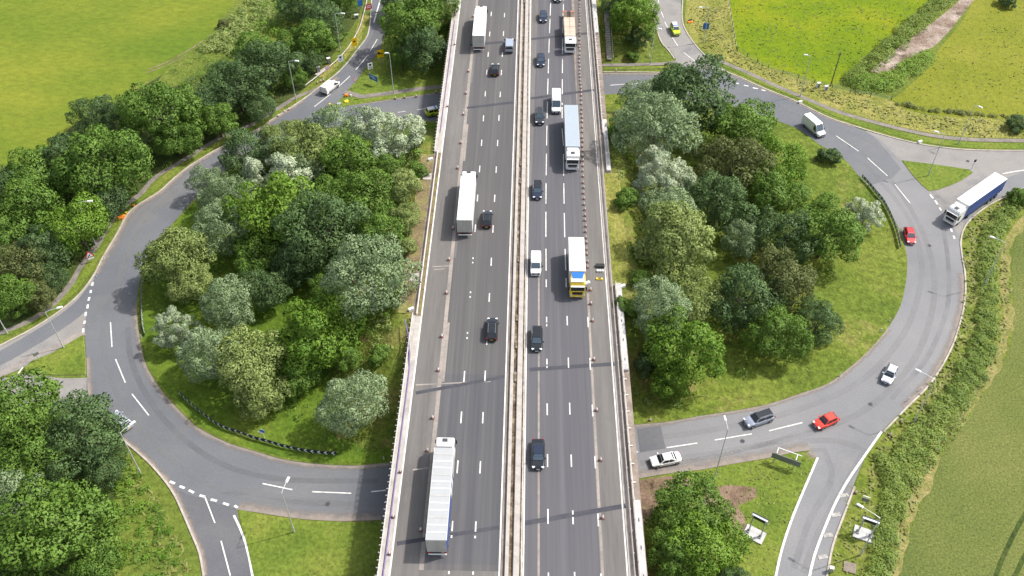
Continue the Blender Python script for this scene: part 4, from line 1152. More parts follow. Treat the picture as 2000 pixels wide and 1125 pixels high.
# ------------------------------------------------------------------ trees
def leaf_mesh(name, lobes, per, size, seed, jitter=.75, up=.25, soft=.16, fill=.8, ground=True):
    """many small leaf faces laid over the skins of lobes; lobes = array (x, y, z, rx, rz)"""
    rs = np.random.RandomState(seed)
    lob = np.asarray(lobes, float)
    n = len(lob)
    cnt = np.maximum(6, (per * (lob[:, 3] / lob[:, 3].mean()) ** 2).astype(int))
    idx = np.repeat(np.arange(n), cnt)
    N = len(idx)
    d = rs.normal(size=(N, 3)); d[:, 2] += up
    d /= np.linalg.norm(d, axis=1)[:, None]
    rad = np.where(rs.rand(N) < fill, rs.uniform(.82, 1.1, N), rs.uniform(.45, .95, N)) * np.where(rs.rand(N) < .06, rs.uniform(1.05, 1.3, N), 1.0)
    c = lob[idx, :3]
    sc3 = np.stack([lob[idx, 3], lob[idx, 3], lob[idx, 4]], 1)
    p = c + d * sc3 * rad[:, None]
    # drop leaves buried inside other lobes
    keep = np.ones(N, bool)
    for k in range(n):
        q = (p - lob[k, :3]) / np.array([lob[k, 3], lob[k, 3], lob[k, 4]])
        keep &= ~((np.einsum('ij,ij->i', q, q) < .5) & (idx != k))
    p, d, idx = p[keep], d[keep], idx[keep]
    N = len(p)
    nn = d + rs.normal(size=(N, 3)) * jitter + (np.array([0, 0, 1.3]) if ground else 0)
    nn /= np.linalg.norm(nn, axis=1)[:, None]
    a = np.cross(nn, rs.normal(size=(N, 3)))
    a /= np.linalg.norm(a, axis=1)[:, None] + 1e-9
    b = np.cross(nn, a)
    fl = np.einsum('ij,ij->i', np.cross(b, 2 * a), np.tile([0, 0, 1.0], (N, 1)) if ground else d) < 0
    b[fl] *= -1
    s = size * (rs.uniform(.6, 1.45, N) * rs.uniform(.75, 1.35, n)[idx])[:, None]
    # pointed leaf-spray: a kite of four corners, slightly folded
    v = np.empty((N, 4, 3))
    v[:, 0] = p - a * s; v[:, 1] = p + b * s * .6 + nn * s * .18; v[:, 2] = p + a * s; v[:, 3] = p - b * s * .6 + nn * s * .18
    lobr = rs.rand(n)
    me = bpy.data.meshes.new(name)
    me.vertices.add(N * 4); me.vertices.foreach_set('co', v.reshape(-1).astype(np.float32))
    me.loops.add(N * 4); me.loops.foreach_set('vertex_index', np.arange(N * 4, dtype=np.int32))
    me.polygons.add(N); me.polygons.foreach_set('loop_start', np.arange(0, N * 4, 4, dtype=np.int32))
    at = me.color_attributes.new('rnd', 'FLOAT_COLOR', 'POINT')
    cc = np.ones((N * 4, 4), np.float32)
    cc[:, 0] = np.repeat(rs.rand(N), 4); cc[:, 1] = np.repeat(lobr[idx], 4)
    at.data.foreach_set('color', cc.reshape(-1))
    me.update(calc_edges=True)
    # soft shading: normals lean to the skin of the lobe each spray grows on
    cen = lob[:, :3].mean(0)
    out = np.tile([0, 0, 1.0], (N, 1)) if ground else p - cen
    out /= np.linalg.norm(out, axis=1)[:, None] + 1e-9
    sn = d * .7 + out * (1.2 if ground else .3) + nn * soft
    if not ground: sn[:, 2] += .45
    sn /= np.linalg.norm(sn, axis=1)[:, None]
    me.polygons.foreach_set('use_smooth', np.ones(N, bool))
    me.normals_split_custom_set_from_vertices(np.repeat(sn, 4, 0).astype(np.float32))
    return me


def crown_lobes(seed, n, r0, spread=.74, kind='round', squash=.86):
    rs = np.random.RandomState(seed)
    out = []
    k = 0
    while len(out) < n:
        z = rs.uniform(-.62, 1.0)
        a = k * 2.39996 + rs.uniform(-.5, .5); k += 1
        q = math.sqrt(max(0, 1 - z * z))
        f = spread * rs.uniform(.82, 1.12)
        rr = r0 * rs.uniform(.6, 1.4)
        # a lumpy outline: the whole crown bulges unevenly
        f *= 1 + .17 * math.sin(a * 2 + seed) + .11 * math.sin(a * 3 + seed * 2) + .07 * math.sin(z * 7 + seed)
        out.append((math.cos(a) * q * f, math.sin(a) * q * f, 1.0 + z * f * squash, rr, rr * rs.uniform(.75, .95)))
    # small sprays bunch on the skin of each big lobe
    for (x, y, z, rr, rz2) in list(out):
        for _ in range(7):
            v = rs.normal(size=3) + np.array([x, y, z - 1.0]) * 1.2 + np.array([0, 0, .35])
            v /= np.linalg.norm(v)
            r2 = rr * rs.uniform(.34, .56)
            out.append((x + v[0] * rr * .86, y + v[1] * rr * .86, z + v[2] * rz2 * .86, r2, r2 * .9))
    # inner lobes keep the middle closed
    for i in range(max(4, n // 5)):
        v = rs.normal(size=3); v /= np.linalg.norm(v) / .3
        out.append((v[0], v[1], 1.0 + v[2] * .8, .42, .4))
    return out


def limb_mesh(name, seed, mats=None):
    rs = np.random.RandomState(seed)
    mb = MB()
    mb.tube([(0, 0, -.12), (.01, .01, .15), (.03, -.01, .45), (.02, .02, .85), (0, .03, 1.3)], [.075, .055, .045, .03, .012], 7)
    for i in range(6):
        a = i * 1.05 + rs.uniform(-.3, .3)
        z = .3 + .1 * i
        e = rs.uniform(.45, .7)
        mb.tube([(.02, 0, z), (math.cos(a) * e * .45, math.sin(a) * e * .45, z + .22), (math.cos(a) * e, math.sin(a) * e, z + .42 + rs.uniform(0, .2))], [.03, .02, .007], 5)
    o = mb.build(name, M['bark'], smooth=True)
    me = o.data
    bpy.data.objects.remove(o)
    return me


CROWN = {}
for i in range(4):
    CROWN['round', i] = leaf_mesh('crown', crown_lobes(10 + i, 40, .255), 62, .030, 100 + i, .6, ground=False)
    CROWN['dense', i] = leaf_mesh('crown', crown_lobes(30 + i, 56, .215, .8), 48, .027, 120 + i, .6, ground=False)
    CROWN['willow', i] = leaf_mesh('crown', crown_lobes(50 + i, 48, .235, .77), 62, .024, 140 + i, .7, up=.35, ground=False)
for i in range(2):
    CROWN['open', i] = leaf_mesh('crown', crown_lobes(70 + i, 46, .165, .84)[:370], 56, .025, 160 + i, .7, up=.4, ground=False)
    CROWN['bush', i] = leaf_mesh('crown', [(x, y, (z - 1) * .62 + .55, r, r2) for x, y, z, r, r2 in crown_lobes(80 + i, 22, .27, .7)], 40, .05, 170 + i, .8, up=.5, ground=False)
LIMB = [limb_mesh('trunk', 5 + i) for i in range(3)]
LIMBP = LIMB[0].copy(); LIMBP.materials.clear(); LIMBP.materials.append(M['palebark'])

SHAPE = {'D': 'dense', 'G': 'round', 'B': 'round', 'L': 'round', 'O': 'dense', 'S': 'willow', 'W': 'open'}
tree_n = [0]


def plant(px, py, rpx, k, label, group=None, bush=False, rz=1.0):
    tree_n[0] += 1
    i = tree_n[0]
    lift = .6 if bush else 1.0
    p = on_land(px, py, 0.0)
    for _ in range(4):
        g = hz(p.x, p.y)
        r = rpx * (CAM_H - g - 4) / ((py + 1240) * .707)
        p = P(px, py, g + r * lift)
    g = hz(p.x, p.y)
    rs = random.Random(i * 31)
    t = empty('shrub' if bush else 'tree', (p.x, p.y, g), rs.uniform(0, 6.28), label, 'shrub' if bush else 'tree', group)
    sh = 'bush' if bush else SHAPE[k]
    me = CROWN[sh, i % (4 if sh in ('round', 'dense', 'willow') else 2)]
    c = inst('crown', me, t)
    if not me.materials: me.materials.append(None)
    c.material_slots[0].link = 'OBJECT'
    c.material_slots[0].material = LEAF[k]
    s = r * (.99 if group == gl else 1.05 if group == gb else 1.07 if group else 1.03)
    if k == 'S': rz *= 1.1
    c.scale = (s * rs.uniform(.95, 1.06), s * rs.uniform(.95, 1.06), s * rz)
    if not bush:
        tr = inst('trunk', LIMBP if k in 'WS' else LIMB[i % 3], t)
        tr.scale = (s, s, s)
    else:
        tr = inst('stem', LIMB[i % 3], t)
        tr.scale = (s * .5, s * .5, s * .55)
    return t


gi, gl, gr, gb = 'trees in the left half of the roundabout', 'trees along the hay meadow bank', 'trees in the right half of the roundabout', 'trees at the bottom left corner'
for a in [
    # left half of the central island
    (478, 296, 47, 'D', 'round dark green tree beside the road at the top left of the left wood', gi),
    (545, 283, 42, 'L', 'pale green tree behind the round dark one at the edge of the left wood', gi),
    (592, 268, 34, 'L', 'small yellowish tree on the far edge of the left wood', gi),
    (655, 258, 46, 'S', 'grey green willow on the far edge of the left wood next to the white tree', gi),
    (754, 266, 56, 'W', 'white leaved tree with its dark trunk showing near the upper left bridge', gi),
    (610, 308, 56, 'L', 'light green tree in front of the far grey willow', gi),
    (680, 325, 58, 'G', 'mid green tree in front of the white tree with the dark trunk', gi),
    (548, 352, 58, 'W', 'silver white tree in the upper middle of the left wood', gi),
    (598, 350, 40, 'S', 'grey green tree touching the right side of the silver white tree', gi),
    (408, 364, 34, 'S', 'grey green tree overhanging the left road at the upper left', gi),
    (442, 396, 44, 'S', 'grey green tree between the road and the large green oak', gi),
    (715, 392, 56, 'G', 'mid green tree right of the dark domed tree', gi),
    (780, 365, 36, 'L', 'small pale tree beside the left motorway verge', gi),
    (545, 425, 74, 'B', 'large bright green tree in the centre of the left wood', gi),
    (445, 455, 54, 'S', 'tall silver green tree left of the large bright green one', gi),
    (640, 462, 82, 'D', 'broad dark domed tree at the heart of the left wood', gi),
    (750, 450, 44, 'G', 'mid green tree between the dark dome and the motorway verge', gi),
    (790, 428, 28, 'L', 'yellowish slender tree against the bare motorway verge', gi),
    (345, 512, 62, 'L', 'spreading yellow green tree leaning over the left road', gi),
    (375, 560, 40, 'L', 'lower yellow green tree beside the striped fence boards', gi),
    (722, 553, 76, 'S', 'large round silver grey willow beside the motorway', gi),
    (520, 565, 46, 'D', 'shaded dark tree in the hollow left of the silver willow', gi),
    (448, 602, 52, 'S', 'grey green tree above the low white one', gi),
    (635, 558, 32, 'G', 'small green tree tucked against the silver willow', gi),
    (345, 645, 42, 'W', 'low white leaved tree nearest the left road', gi),
    (620, 655, 76, 'B', 'large bright green tree in the lower middle of the left wood', gi),
    (412, 702, 52, 'S', 'grey tree at the foot of the low white leaved one', gi),
    (492, 715, 66, 'L', 'pale green tree left of the lower bright green one', gi),
    (515, 775, 44, 'L', 'pale green tree nearest the curved chevron boards', gi),
    (580, 735, 40, 'G', 'green tree below the lower bright green one', gi),
    (690, 797, 58, 'S', 'lone silver green tree nearest the lower left bridge', gi),
    (590, 510, 48, 'D', 'dark tree hidden between the dark dome and the silver willow', gi),
    (500, 500, 46, 'G', 'green tree under the left side of the large bright one', gi),
    (672, 700, 30, 'G', 'small green tree right of the lower bright green one', gi),
    (640, 395, 46, 'G', 'green tree between the bright one and the silver white tree', gi),
    (560, 310, 40, 'S', 'grey tree behind the silver white one', gi),
    (760, 325, 30, 'G', 'small green tree at the foot of the white tree with the dark trunk', gi),
    # bank along the hay meadow
    (182, 222, 42, 'D', 'dark bushy tree standing out into the hay meadow', gl),
    (238, 238, 40, 'D', 'dark tree just right of the one standing into the meadow', gl),
    (312, 222, 72, 'G', 'big mid green tree on the bank behind the second left lamp', gl),
    (395, 212, 48, 'D', 'dark green tree right of the big mid green bank tree', gl),
    (345, 272, 42, 'G', 'green tree behind the foot of the second left lamp', gl),
    (425, 236, 38, 'G', 'low green tree on the bank above the bare footpath', gl),
    (462, 170, 55, 'D', 'dark spreading tree on the bank between two lamps', gl),
    (506, 206, 34, 'D', 'small dark tree beside the footpath near the third lamp', gl),
    (520, 130, 55, 'D', 'dark rounded tree left of the third lamp column', gl),
    (498, 105, 44, 'G', 'green tree on the meadow side of the upper bank', gl),
    (575, 152, 24, 'G', 'small green tree right of the third lamp column', gl),
    (600, 78, 46, 'G', 'green tree overhung by the fourth lamp', gl),
    (600, 118, 28, 'D', 'dark tree below the fourth lamp head', gl),
    (632, 45, 40, 'D', 'dark tree at the top edge near the blue sign', gl),
    (660, -8, 36, 'G', 'green tree cut by the top edge behind the blue sign', gl),
    (590, 5, 40, 'D', 'dark tree cut by the top edge over the upper meadow bank', gl),
    (200, 320, 78, 'G', 'broad green tree on the middle of the bank', gl),
    (128, 318, 52, 'D', 'dark tree on the meadow side of the broad green one', gl),
    (250, 292, 40, 'D', 'dark tree between the broad green one and the lamp', gl),
    (75, 342, 56, 'G', 'green tree at the meadow edge on the far left bank', gl),
    (20, 362, 48, 'D', 'dark tree cut by the left edge beside the meadow', gl),
    (62, 410, 66, 'G', 'wide green tree in the left bank wood', gl),
    (150, 442, 60, 'B', 'bright green tree behind the first left lamp', gl),
    (205, 385, 46, 'D', 'dark tree at the head of the first left lamp', gl),
    (8, 455, 55, 'G', 'green tree cut by the left edge of the photo', gl),
    (85, 490, 52, 'D', 'dark tree behind the warning triangle', gl),
    (40, 520, 52, 'O', 'olive tree low on the left bank', gl),
    (98, 540, 32, 'D', 'low dark tree beside the footpath bend', gl),
    (28, 578, 46, 'G', 'green tree lowest on the left bank', gl),
    (75, 578, 32, 'O', 'olive tree lowest beside the footpath', gl),
    # between the slip and the motorway, top left
    (806, 45, 56, 'G', 'large green tree between the upper left slip and motorway', None),
    (780, 5, 36, 'D', 'dark tree at the top edge right of the slip road', None),
    (845, 12, 42, 'G', 'green tree at the top edge against the motorway verge', None),
    (826, 98, 46, 'D', 'dark tree in front of the large one by the upper left slip', None),
    (786, 115, 26, 'G', 'small green tree behind the lamp near the blue sign', None),
    # top right
    (1238, 28, 46, 'B', 'bright tree with bare trunk beside the upper right slip', None),
    (1212, 5, 34, 'D', 'dark tree above the concrete steps', None),
    (1250, 75, 22, 'D', 'small dark tree below the bright one by the upper right slip', None),
    # right half of the island
    (1352, 200, 74, 'D', 'large dark tree nearest the road at the top of the right wood', gr),
    (1318, 160, 38, 'D', 'dark tree on the far left shoulder of the right wood', gr),
    (1258, 205, 42, 'S', 'small grey green tree at the far left of the right wood', gr),
    (1280, 265, 66, 'S', 'broad grey green willow beside the upper right motorway', gr),
    (1290, 345, 56, 'W', 'white leaved clumpy tree in the right wood', gr),
    (1455, 255, 58, 'G', 'mid green tree right of the large dark one', gr),
    (1425, 335, 66, 'O', 'brownish green tree in the middle of the right wood', gr),
    (1400, 400, 58, 'D', 'dark tree below the brownish green one', gr),
    (1512, 325, 52, 'B', 'bright green tree on the road side of the right wood', gr),
    (1510, 385, 50, 'G', 'green tree under the bright one on the road side', gr),
    (1305, 420, 48, 'S', 'grey tree below the white clumpy one', gr),
    (1318, 478, 76, 'L', 'large pale green tree at the centre left of the right wood', gr),
    (1448, 470, 38, 'S', 'slender silver tree between the pale and the dark trees', gr),
    (1535, 462, 56, 'D', 'dark tree left of the bright tree in the open grass', gr),
    (1612, 458, 60, 'G', 'green tree standing forward into the open grass', gr),
    (1688, 424, 34, 'W', 'small silver white tree alone on the grass by the chevron boards', gr),
    (1525, 550, 56, 'O', 'olive brown tree in the lower right wood', gr),
    (1452, 582, 66, 'D', 'very dark round tree in the lower right wood', gr),
    (1515, 655, 52, 'G', 'blue green tree nearest the grass at the lower right', gr),
    (1595, 632, 42, 'D', 'small dark tree right of the blue green one', gr),
    (1355, 590, 54, 'L', 'pale tree under the large pale green one', gr),
    (1290, 612, 52, 'S', 'grey shaded tree beside the lower right wing wall', gr),
    (1328, 685, 68, 'B', 'bright green tree at the bottom of the right wood', gr),
    (1310, 745, 40, 'B', 'lowest green tree of the right wood by the grass', gr),
    # bottom corners
    (45, 812, 80, 'G', 'large green tree at the upper left of the bottom left corner', gb),
    (162, 853, 76, 'D', 'dark tree overhanging the pale silver car', gb),
    (62, 905, 62, 'G', 'green tree in the middle of the bottom left corner', gb),
    (18, 985, 62, 'S', 'pale grey tree at the left edge of the bottom left corner', gb),
    (205, 915, 40, 'D', 'lower dark tree behind the bent lamp', gb),
    (110, 1035, 98, 'G', 'broad green tree filling the bottom left corner', gb),
    (20, 1105, 60, 'D', 'dark tree cut by the bottom left corner', gb),
    (185, 1110, 48, 'G', 'low green tree at the bottom edge of the left scrub', gb),
    (1345, 995, 68, 'G', 'green tree nearest the lower right bridge edge', None),
    (1380, 1075, 66, 'B', 'bright green tree beside the lit sign on the bottom right', None),
    (1312, 1080, 52, 'G', 'green tree cut by the bottom edge beside the motorway', None),
    (1425, 1135, 34, 'D', 'dark tree at the bottom edge near the right slip', None),
]:
    plant(*a)
for a in [
    (1624, 305, 23, 'D', 'round shrub alone on the grass below the high roof van'), (438, 46, 15, 'O', 'small brown shrub on the edge of the hay meadow'),
    (1225, 385, 26, 'G', 'green shrub on the right motorway bank below the grey willow'), (1215, 250, 30, 'G', 'green shrub between the upper right wall and the grey willow'),
    (742, 690, 24, 'G', 'dark edged shrub on the grass beside the left motorway bank'), (1250, 545, 24, 'G', 'shrub above the broad concrete wing wall'),
    (1228, 600, 24, 'G', 'shrub on the outer side of the broad wing wall'), (1988, 240, 22, 'D', 'dark shrub cut by the right edge in the pale pasture'),
    (1965, -2, 20, 'D', 'dark shrub at the top right corner of the photo'), (1992, 383, 24, 'G', 'shrub on the verge behind the blue sided lorry'),
    (835, 545, 1, 'G', None), (1233, 110, 13, 'G', 'little shrub on the slope below the bare trunk tree'), (1208, 170 - 160, 18, 'G', 'shrub beside the top of the concrete steps'),
    (812, 330, 22, 'G', 'shrub above the middle chamber cover'), (862, 95, 22, 'L', 'yellowish shrub against the upper left bridge parapet'), (850, 60, 22, 'L', 'yellowish shrub at the motorway foot of the large slip tree'),
    (1262, 790 - 80, 26, 'D', 'dark shrub at the lower left of the right wood'), (1480, 420, 26, 'G', 'green shrub inside the right wood beside the slender silver tree'),
    (795, 480, 22, 'L', 'yellowish shrub between silver willow and motorway verge'), (640, 135 - 45, 14, 'G', 'shrub behind the two grey cabinets')]:
    if a[4]: plant(*a, bush=True)


# ------------------------------------------------------------------ hedges and undergrowth
def strip_lobes(pts, half, r, dens, seed, zf=.8, lift=.5):
    c = curve(pts, False, 1.0)
    rs = np.random.RandomState(seed)
    out = []
    for i in range(len(c) - 1):
        a, b = c[i], c[i + 1]
        d = (b - a); L = d.length
        if L < 1e-6: continue
        n = Vector((-d.y, d.x, 0)).normalized()
        for _ in range(rs.poisson(dens * L)):
            u = rs.uniform(-1, 1)
            q = a + d * rs.rand() + n * half * u
            rr = r * rs.uniform(.6, 1.35)
            out.append((q.x, q.y, hz(q.x, q.y) + rr * lift * .7 * (1.25 - .5 * abs(u)) * rs.uniform(.7, 1.3), rr, rr * zf))
    return out


def hedge(pts, half, r, dens, k, label, seed, per=70, size=.17, cat='hedge', group=None):
    me = leaf_mesh('hedge', strip_lobes(pts, half, r, dens, seed), per, size, seed, .8, up=.5)
    me.materials.append(LEAF[k])
    o = inst('hedge', me)
    return tag(o, label, cat, group)


hedge(G([(1988, 402), (1950, 432), (1930, 475), (1924, 520), (1927, 575), (1925, 630)]), 1.3, .75, 7.0, 'H', 'green hedge along the right road between the lorry and the leaning lamp', 1, 95, .13)
hedge(G([(1925, 630), (1915, 685), (1890, 740), (1860, 790)]), 1.7, .8, 8.0, 'H', 'bright hedge bordering the crop on the right curve', 2, 95, .13)
hedge(G([(1860, 790), (1825, 840), (1785, 885), (1757, 935)]), 2.2, .85, 9.5, 'H', 'broad bright hedge beside the crop at the lower right', 3, 95, .13)
hedge(G([(1757, 935), (1742, 980), (1735, 1030), (1726, 1080), (1712, 1130), (1704, 1180)]), 1.3, .75, 7.0, 'H', 'pale hedge between the sign pads and the crop at the bottom right', 4, 90, .12)
hedge(G([(1735, 895), (1738, 925), (1735, 955)]), 1.3, .85, 6.0, 'H', 'green bramble clump right of the slip road white line', 5, 90, .13, cat='bush')
hedge(G([(1655, 165), (1690, 135), (1740, 92), (1790, 47), (1840, 5), (1880, -35)]), 1.9, 1.2, 3.6, 'H', 'green hedge between the bright pasture and the muddy track', 6)
hedge(G([(1668, 172), (1700, 160), (1722, 172)]), 1.8, 1.25, 5.0, 'B', 'dark hedge corner at the end of the muddy track', 7)
hedge(G([(1715, 172), (1760, 148), (1808, 112)]), 1.9, 1.15, 4.5, 'B', 'green hedge on the near side of the muddy track', 8)
hedge(G([(1740, 200), (1800, 214), (1870, 222), (1960, 228), (2060, 232)]), .5, .55, 1.8, 'O', 'low olive hedge along the foot of the pale pasture', 9, size=.13)
hedge(G([(560, -60), (520, 10), (478, 55), (425, 105)]), 5.0, 1.0, 6.0, 'L', 'pale scrubby hedge between the upper meadow and the bank trees', 10, per=55, size=.2)
hedge(G([(600, -40), (560, 30), (520, 65)]), 4.0, 1.2, 5.0, 'B', 'bright scrub beside the dark trees at the top edge', 11, per=55, cat='bush')


def undergrowth(poly, dens, r, k, seed, per=40, size=.16, name='undergrowth', zf=.6):
    pts = [P(*q) for q in poly]
    xs, ys = [p.x for p in pts], [p.y for p in pts]
    area = abs(sum(pts[i].x * pts[i - 1].y - pts[i - 1].x * pts[i].y for i in range(len(pts)))) / 2
    rs = np.random.RandomState(seed)
    out = []
    tries = int(dens * area * (max(xs) - min(xs)) * (max(ys) - min(ys)) / max(area, 1))
    for _ in range(tries):
        x, y = rs.uniform(min(xs), max(xs)), rs.uniform(min(ys), max(ys))
        ins = False
        j = len(pts) - 1
        for i in range(len(pts)):
            if (pts[i].y > y) != (pts[j].y > y) and x < (pts[j].x - pts[i].x) * (y - pts[i].y) / (pts[j].y - pts[i].y) + pts[i].x: ins = not ins
            j = i
        if not ins: continue
        if abs(math.sin(x * .37 + seed) * math.cos(y * .29)) < .12: continue
        rr = r * rs.uniform(.5, 1.5)
        out.append((x, y, hz(x, y) + rr * .25, rr, rr * zf))
    if not out: return
    me = leaf_mesh(name, out, per, size, seed, .9, up=.7)
    me.materials.append(LEAF[k])
    o = inst(name, me)
    o['kind'] = 'stuff'


wood_l = [(425, 310), (560, 275), (700, 250), (800, 245), (830, 330), (812, 470), (790, 610), (735, 760), (660, 830), (560, 830), (430, 790), (350, 720), (300, 640), (330, 540), (380, 420)]
undergrowth(wood_l, .10, .9, 'G', 21)
wood_r = [(1200, 195), (1290, 190), (1450, 215), (1560, 290), (1640, 420), (1630, 520), (1600, 660), (1480, 710), (1350, 790), (1260, 790), (1240, 650), (1215, 480), (1205, 330)]
undergrowth(wood_r, .10, .9, 'G', 22)
undergrowth([(0, 350), (140, 250), (300, 160), (430, 60), (560, -20), (715, -20), (690, 60), (600, 165), (430, 268), (280, 360), (200, 450), (120, 560), (0, 640)], .16, 1.0, 'G', 23, 38)
undergrowth([(0, 355), (150, 262), (300, 200), (420, 120), (520, 40), (640, 20), (580, 120), (420, 250), (250, 350), (120, 520), (0, 610)], .09, 1.1, 'D', 24, 42)
undergrowth([(-40, 760), (140, 760), (235, 860), (215, 1000), (190, 1150), (-40, 1150)], .12, 1.0, 'G', 25)
undergrowth([(240, 880), (290, 950), (340, 1060), (360, 1140), (190, 1140), (200, 960)], 1.1, .5, 'G', 26, 26, .12)
undergrowth([(240, 880), (300, 960), (350, 1060), (370, 1140), (190, 1140), (200, 960)], .8, .45, 'B', 27, 26, .13)
undergrowth([(1255, 940), (1330, 960), (1440, 1030), (1460, 1140), (1262, 1140)], .12, .8, 'B', 28, 34)
undergrowth([(798, 300), (835, 310), (815, 480), (795, 610), (770, 720), (742, 790), (700, 760), (745, 640), (790, 440)], .5, .5, 'L', 32, 26, .14)
undergrowth([(760, 620), (790, 630), (765, 740), (745, 800), (720, 790), (740, 700)], .4, .5, 'G', 33, 26, .14)
undergrowth([(1195, 200), (1230, 200), (1245, 330), (1250, 480), (1262, 640), (1265, 800), (1238, 790), (1225, 600), (1205, 420)], .35, .5, 'L', 34, 26, .14)
undergrowth([(1165, 10), (1260, 0), (1290, 90), (1260, 118), (1180, 120)], .4, .45, 'L', 35, 26, .13)
undergrowth([(830, -10), (890, -10), (880, 90), (858, 150), (800, 140), (760, 90)], .3, .6, 'G', 36, 28, .15)


def blades(poly, dens, h, k, seed, name='grass'):
    """short grass: crossed upright blades"""
    pts = [P(*q) for q in poly]
    X, Y = np.array([p.x for p in pts]), np.array([p.y for p in pts])
    rs = np.random.RandomState(seed)
    n = int(dens * (X.max() - X.min()) * (Y.max() - Y.min()))
    x, y = rs.uniform(X.min(), X.max(), n), rs.uniform(Y.min(), Y.max(), n)
    ins = np.zeros(n, bool)
    j = len(pts) - 1
    for i in range(len(pts)):
        with np.errstate(divide='ignore', invalid='ignore'):
            c = ((Y[i] > y) != (Y[j] > y)) & (x < (X[j] - X[i]) * (y - Y[i]) / (Y[j] - Y[i]) + X[i])
        ins ^= c
        j = i
    # clumped: tufts gather where a slow wave is high
    w = np.sin(x * .9 + np.sin(y * .6) * 1.6) * np.cos(y * 1.1 + seed) + rs.normal(size=n) * .6
    ins &= w > -.2
    x, y = x[ins], y[ins]
    n = len(x)
    z = np.array([hz(a, b) for a, b in zip(x, y)])
    a = rs.uniform(0, 6.28, n); ln = h * rs.uniform(.6, 1.5, n); wd = ln * .32
    lx, ly = -np.sin(a) * ln, np.cos(a) * ln          # blades bent well over, upper side up
    v = np.empty((n, 4, 3), np.float32)
    dx, dy = np.cos(a) * wd, np.sin(a) * wd
    v[:, 0] = np.stack([x - dx, y - dy, z], 1); v[:, 1] = np.stack([x + dx, y + dy, z], 1)
    v[:, 2] = np.stack([x + dx * .5 + lx, y + dy * .5 + ly, z + ln * .55], 1); v[:, 3] = np.stack([x - dx * .5 + lx, y - dy * .5 + ly, z + ln * .55], 1)
    me = bpy.data.meshes.new(name)
    me.vertices.add(n * 4); me.vertices.foreach_set('co', v.reshape(-1))
    me.loops.add(n * 4); me.loops.foreach_set('vertex_index', np.arange(n * 4, dtype=np.int32))
    me.polygons.add(n); me.polygons.foreach_set('loop_start', np.arange(0, n * 4, 4, dtype=np.int32))
    at = me.color_attributes.new('rnd', 'FLOAT_COLOR', 'POINT')
    cc = np.ones((n * 4, 4), np.float32); cc[:, 0] = np.repeat(rs.rand(n), 4); cc[:, 1] = np.repeat(np.clip(w[ins] * .3 + .5, 0, 1), 4)
    at.data.foreach_set('color', cc.reshape(-1))
    me.update(calc_edges=True)
    me.polygons.foreach_set('use_smooth', np.ones(n, bool))
    up = np.stack([rs.normal(size=n) * .25, rs.normal(size=n) * .25, np.ones(n)], 1)
    up /= np.linalg.norm(up, axis=1)[:, None]
    me.normals_split_custom_set_from_vertices(np.repeat(up, 4, 0).astype(np.float32))
    me.materials.append(LEAF[k])
    inst(name, me)['kind'] = 'stuff'


blades([(1690, 350), (1762, 445), (1768, 560), (1740, 640), (1660, 715), (1500, 785), (1300, 820), (1245, 826), (1260, 770), (1500, 700), (1640, 520), (1640, 420), (1560, 270)], 5.0, .3, 'N', 41)
blades([(345, 740), (420, 830), (560, 875), (750, 900), (765, 800), (700, 820), (560, 830), (450, 770), (380, 700), (290, 650), (295, 720)], 5.0, .3, 'N', 42)
blades([(1255, 940), (1500, 898), (1585, 885), (1590, 900), (1520, 1070), (1505, 1140), (1400, 1140)], 4.0, .28, 'N', 43)
blades([(500, 1006), (740, 1022), (735, 1140), (500, 1140), (475, 1015)], 4.0, .25, 'N', 44)
blades([(1660, 950), (1700, 960), (1740, 1000), (1700, 1130), (1625, 1130), (1640, 1030)], 5.0, .35, 'Y', 45)
blades([(1345, 20), (1378, 97), (1500, 150), (1640, 205), (1760, 243), (1900, 265), (2020, 268), (2020, 240), (1800, 225), (1600, 170), (1440, 105), (1418, 10)], 5.0, .45, 'Y', 46)
blades([(340, 430), (400, 380), (395, 470), (330, 500)], 5.0, .3, 'N', 47)
blades([(245, 885), (300, 955), (355, 1065), (375, 1140), (320, 1140), (270, 980)], 5.0, .4, 'Y', 48)

blades([(1960, 395), (1900, 425), (1880, 470), (1888, 560), (1880, 640), (1850, 705), (1800, 775), (1730, 850), (1700, 900), (1690, 960), (1760, 930), (1830, 840), (1900, 735), (1930, 630), (1928, 500), (1965, 420)], 9.0, .5, 'Y', 61)
blades([(1960, 470), (1975, 560), (1962, 680), (1920, 770), (1850, 860), (1800, 960), (1755, 1110), (1730, 1150), (1750, 1020), (1790, 920), (1860, 820), (1925, 720), (1945, 630), (1940, 500)], 7.0, .45, 'Y', 62)

blades([(1430, 5), (1440, 95), (1500, 129), (1590, 158), (1627, 164), (1700, 98), (1800, 5)], 1.0, .38, 'N', 63)
blades([(1895, 30), (1840, 100), (1775, 178), (1775, 212), (1900, 228), (2010, 232), (2010, 10)], .8, .35, 'N', 64)

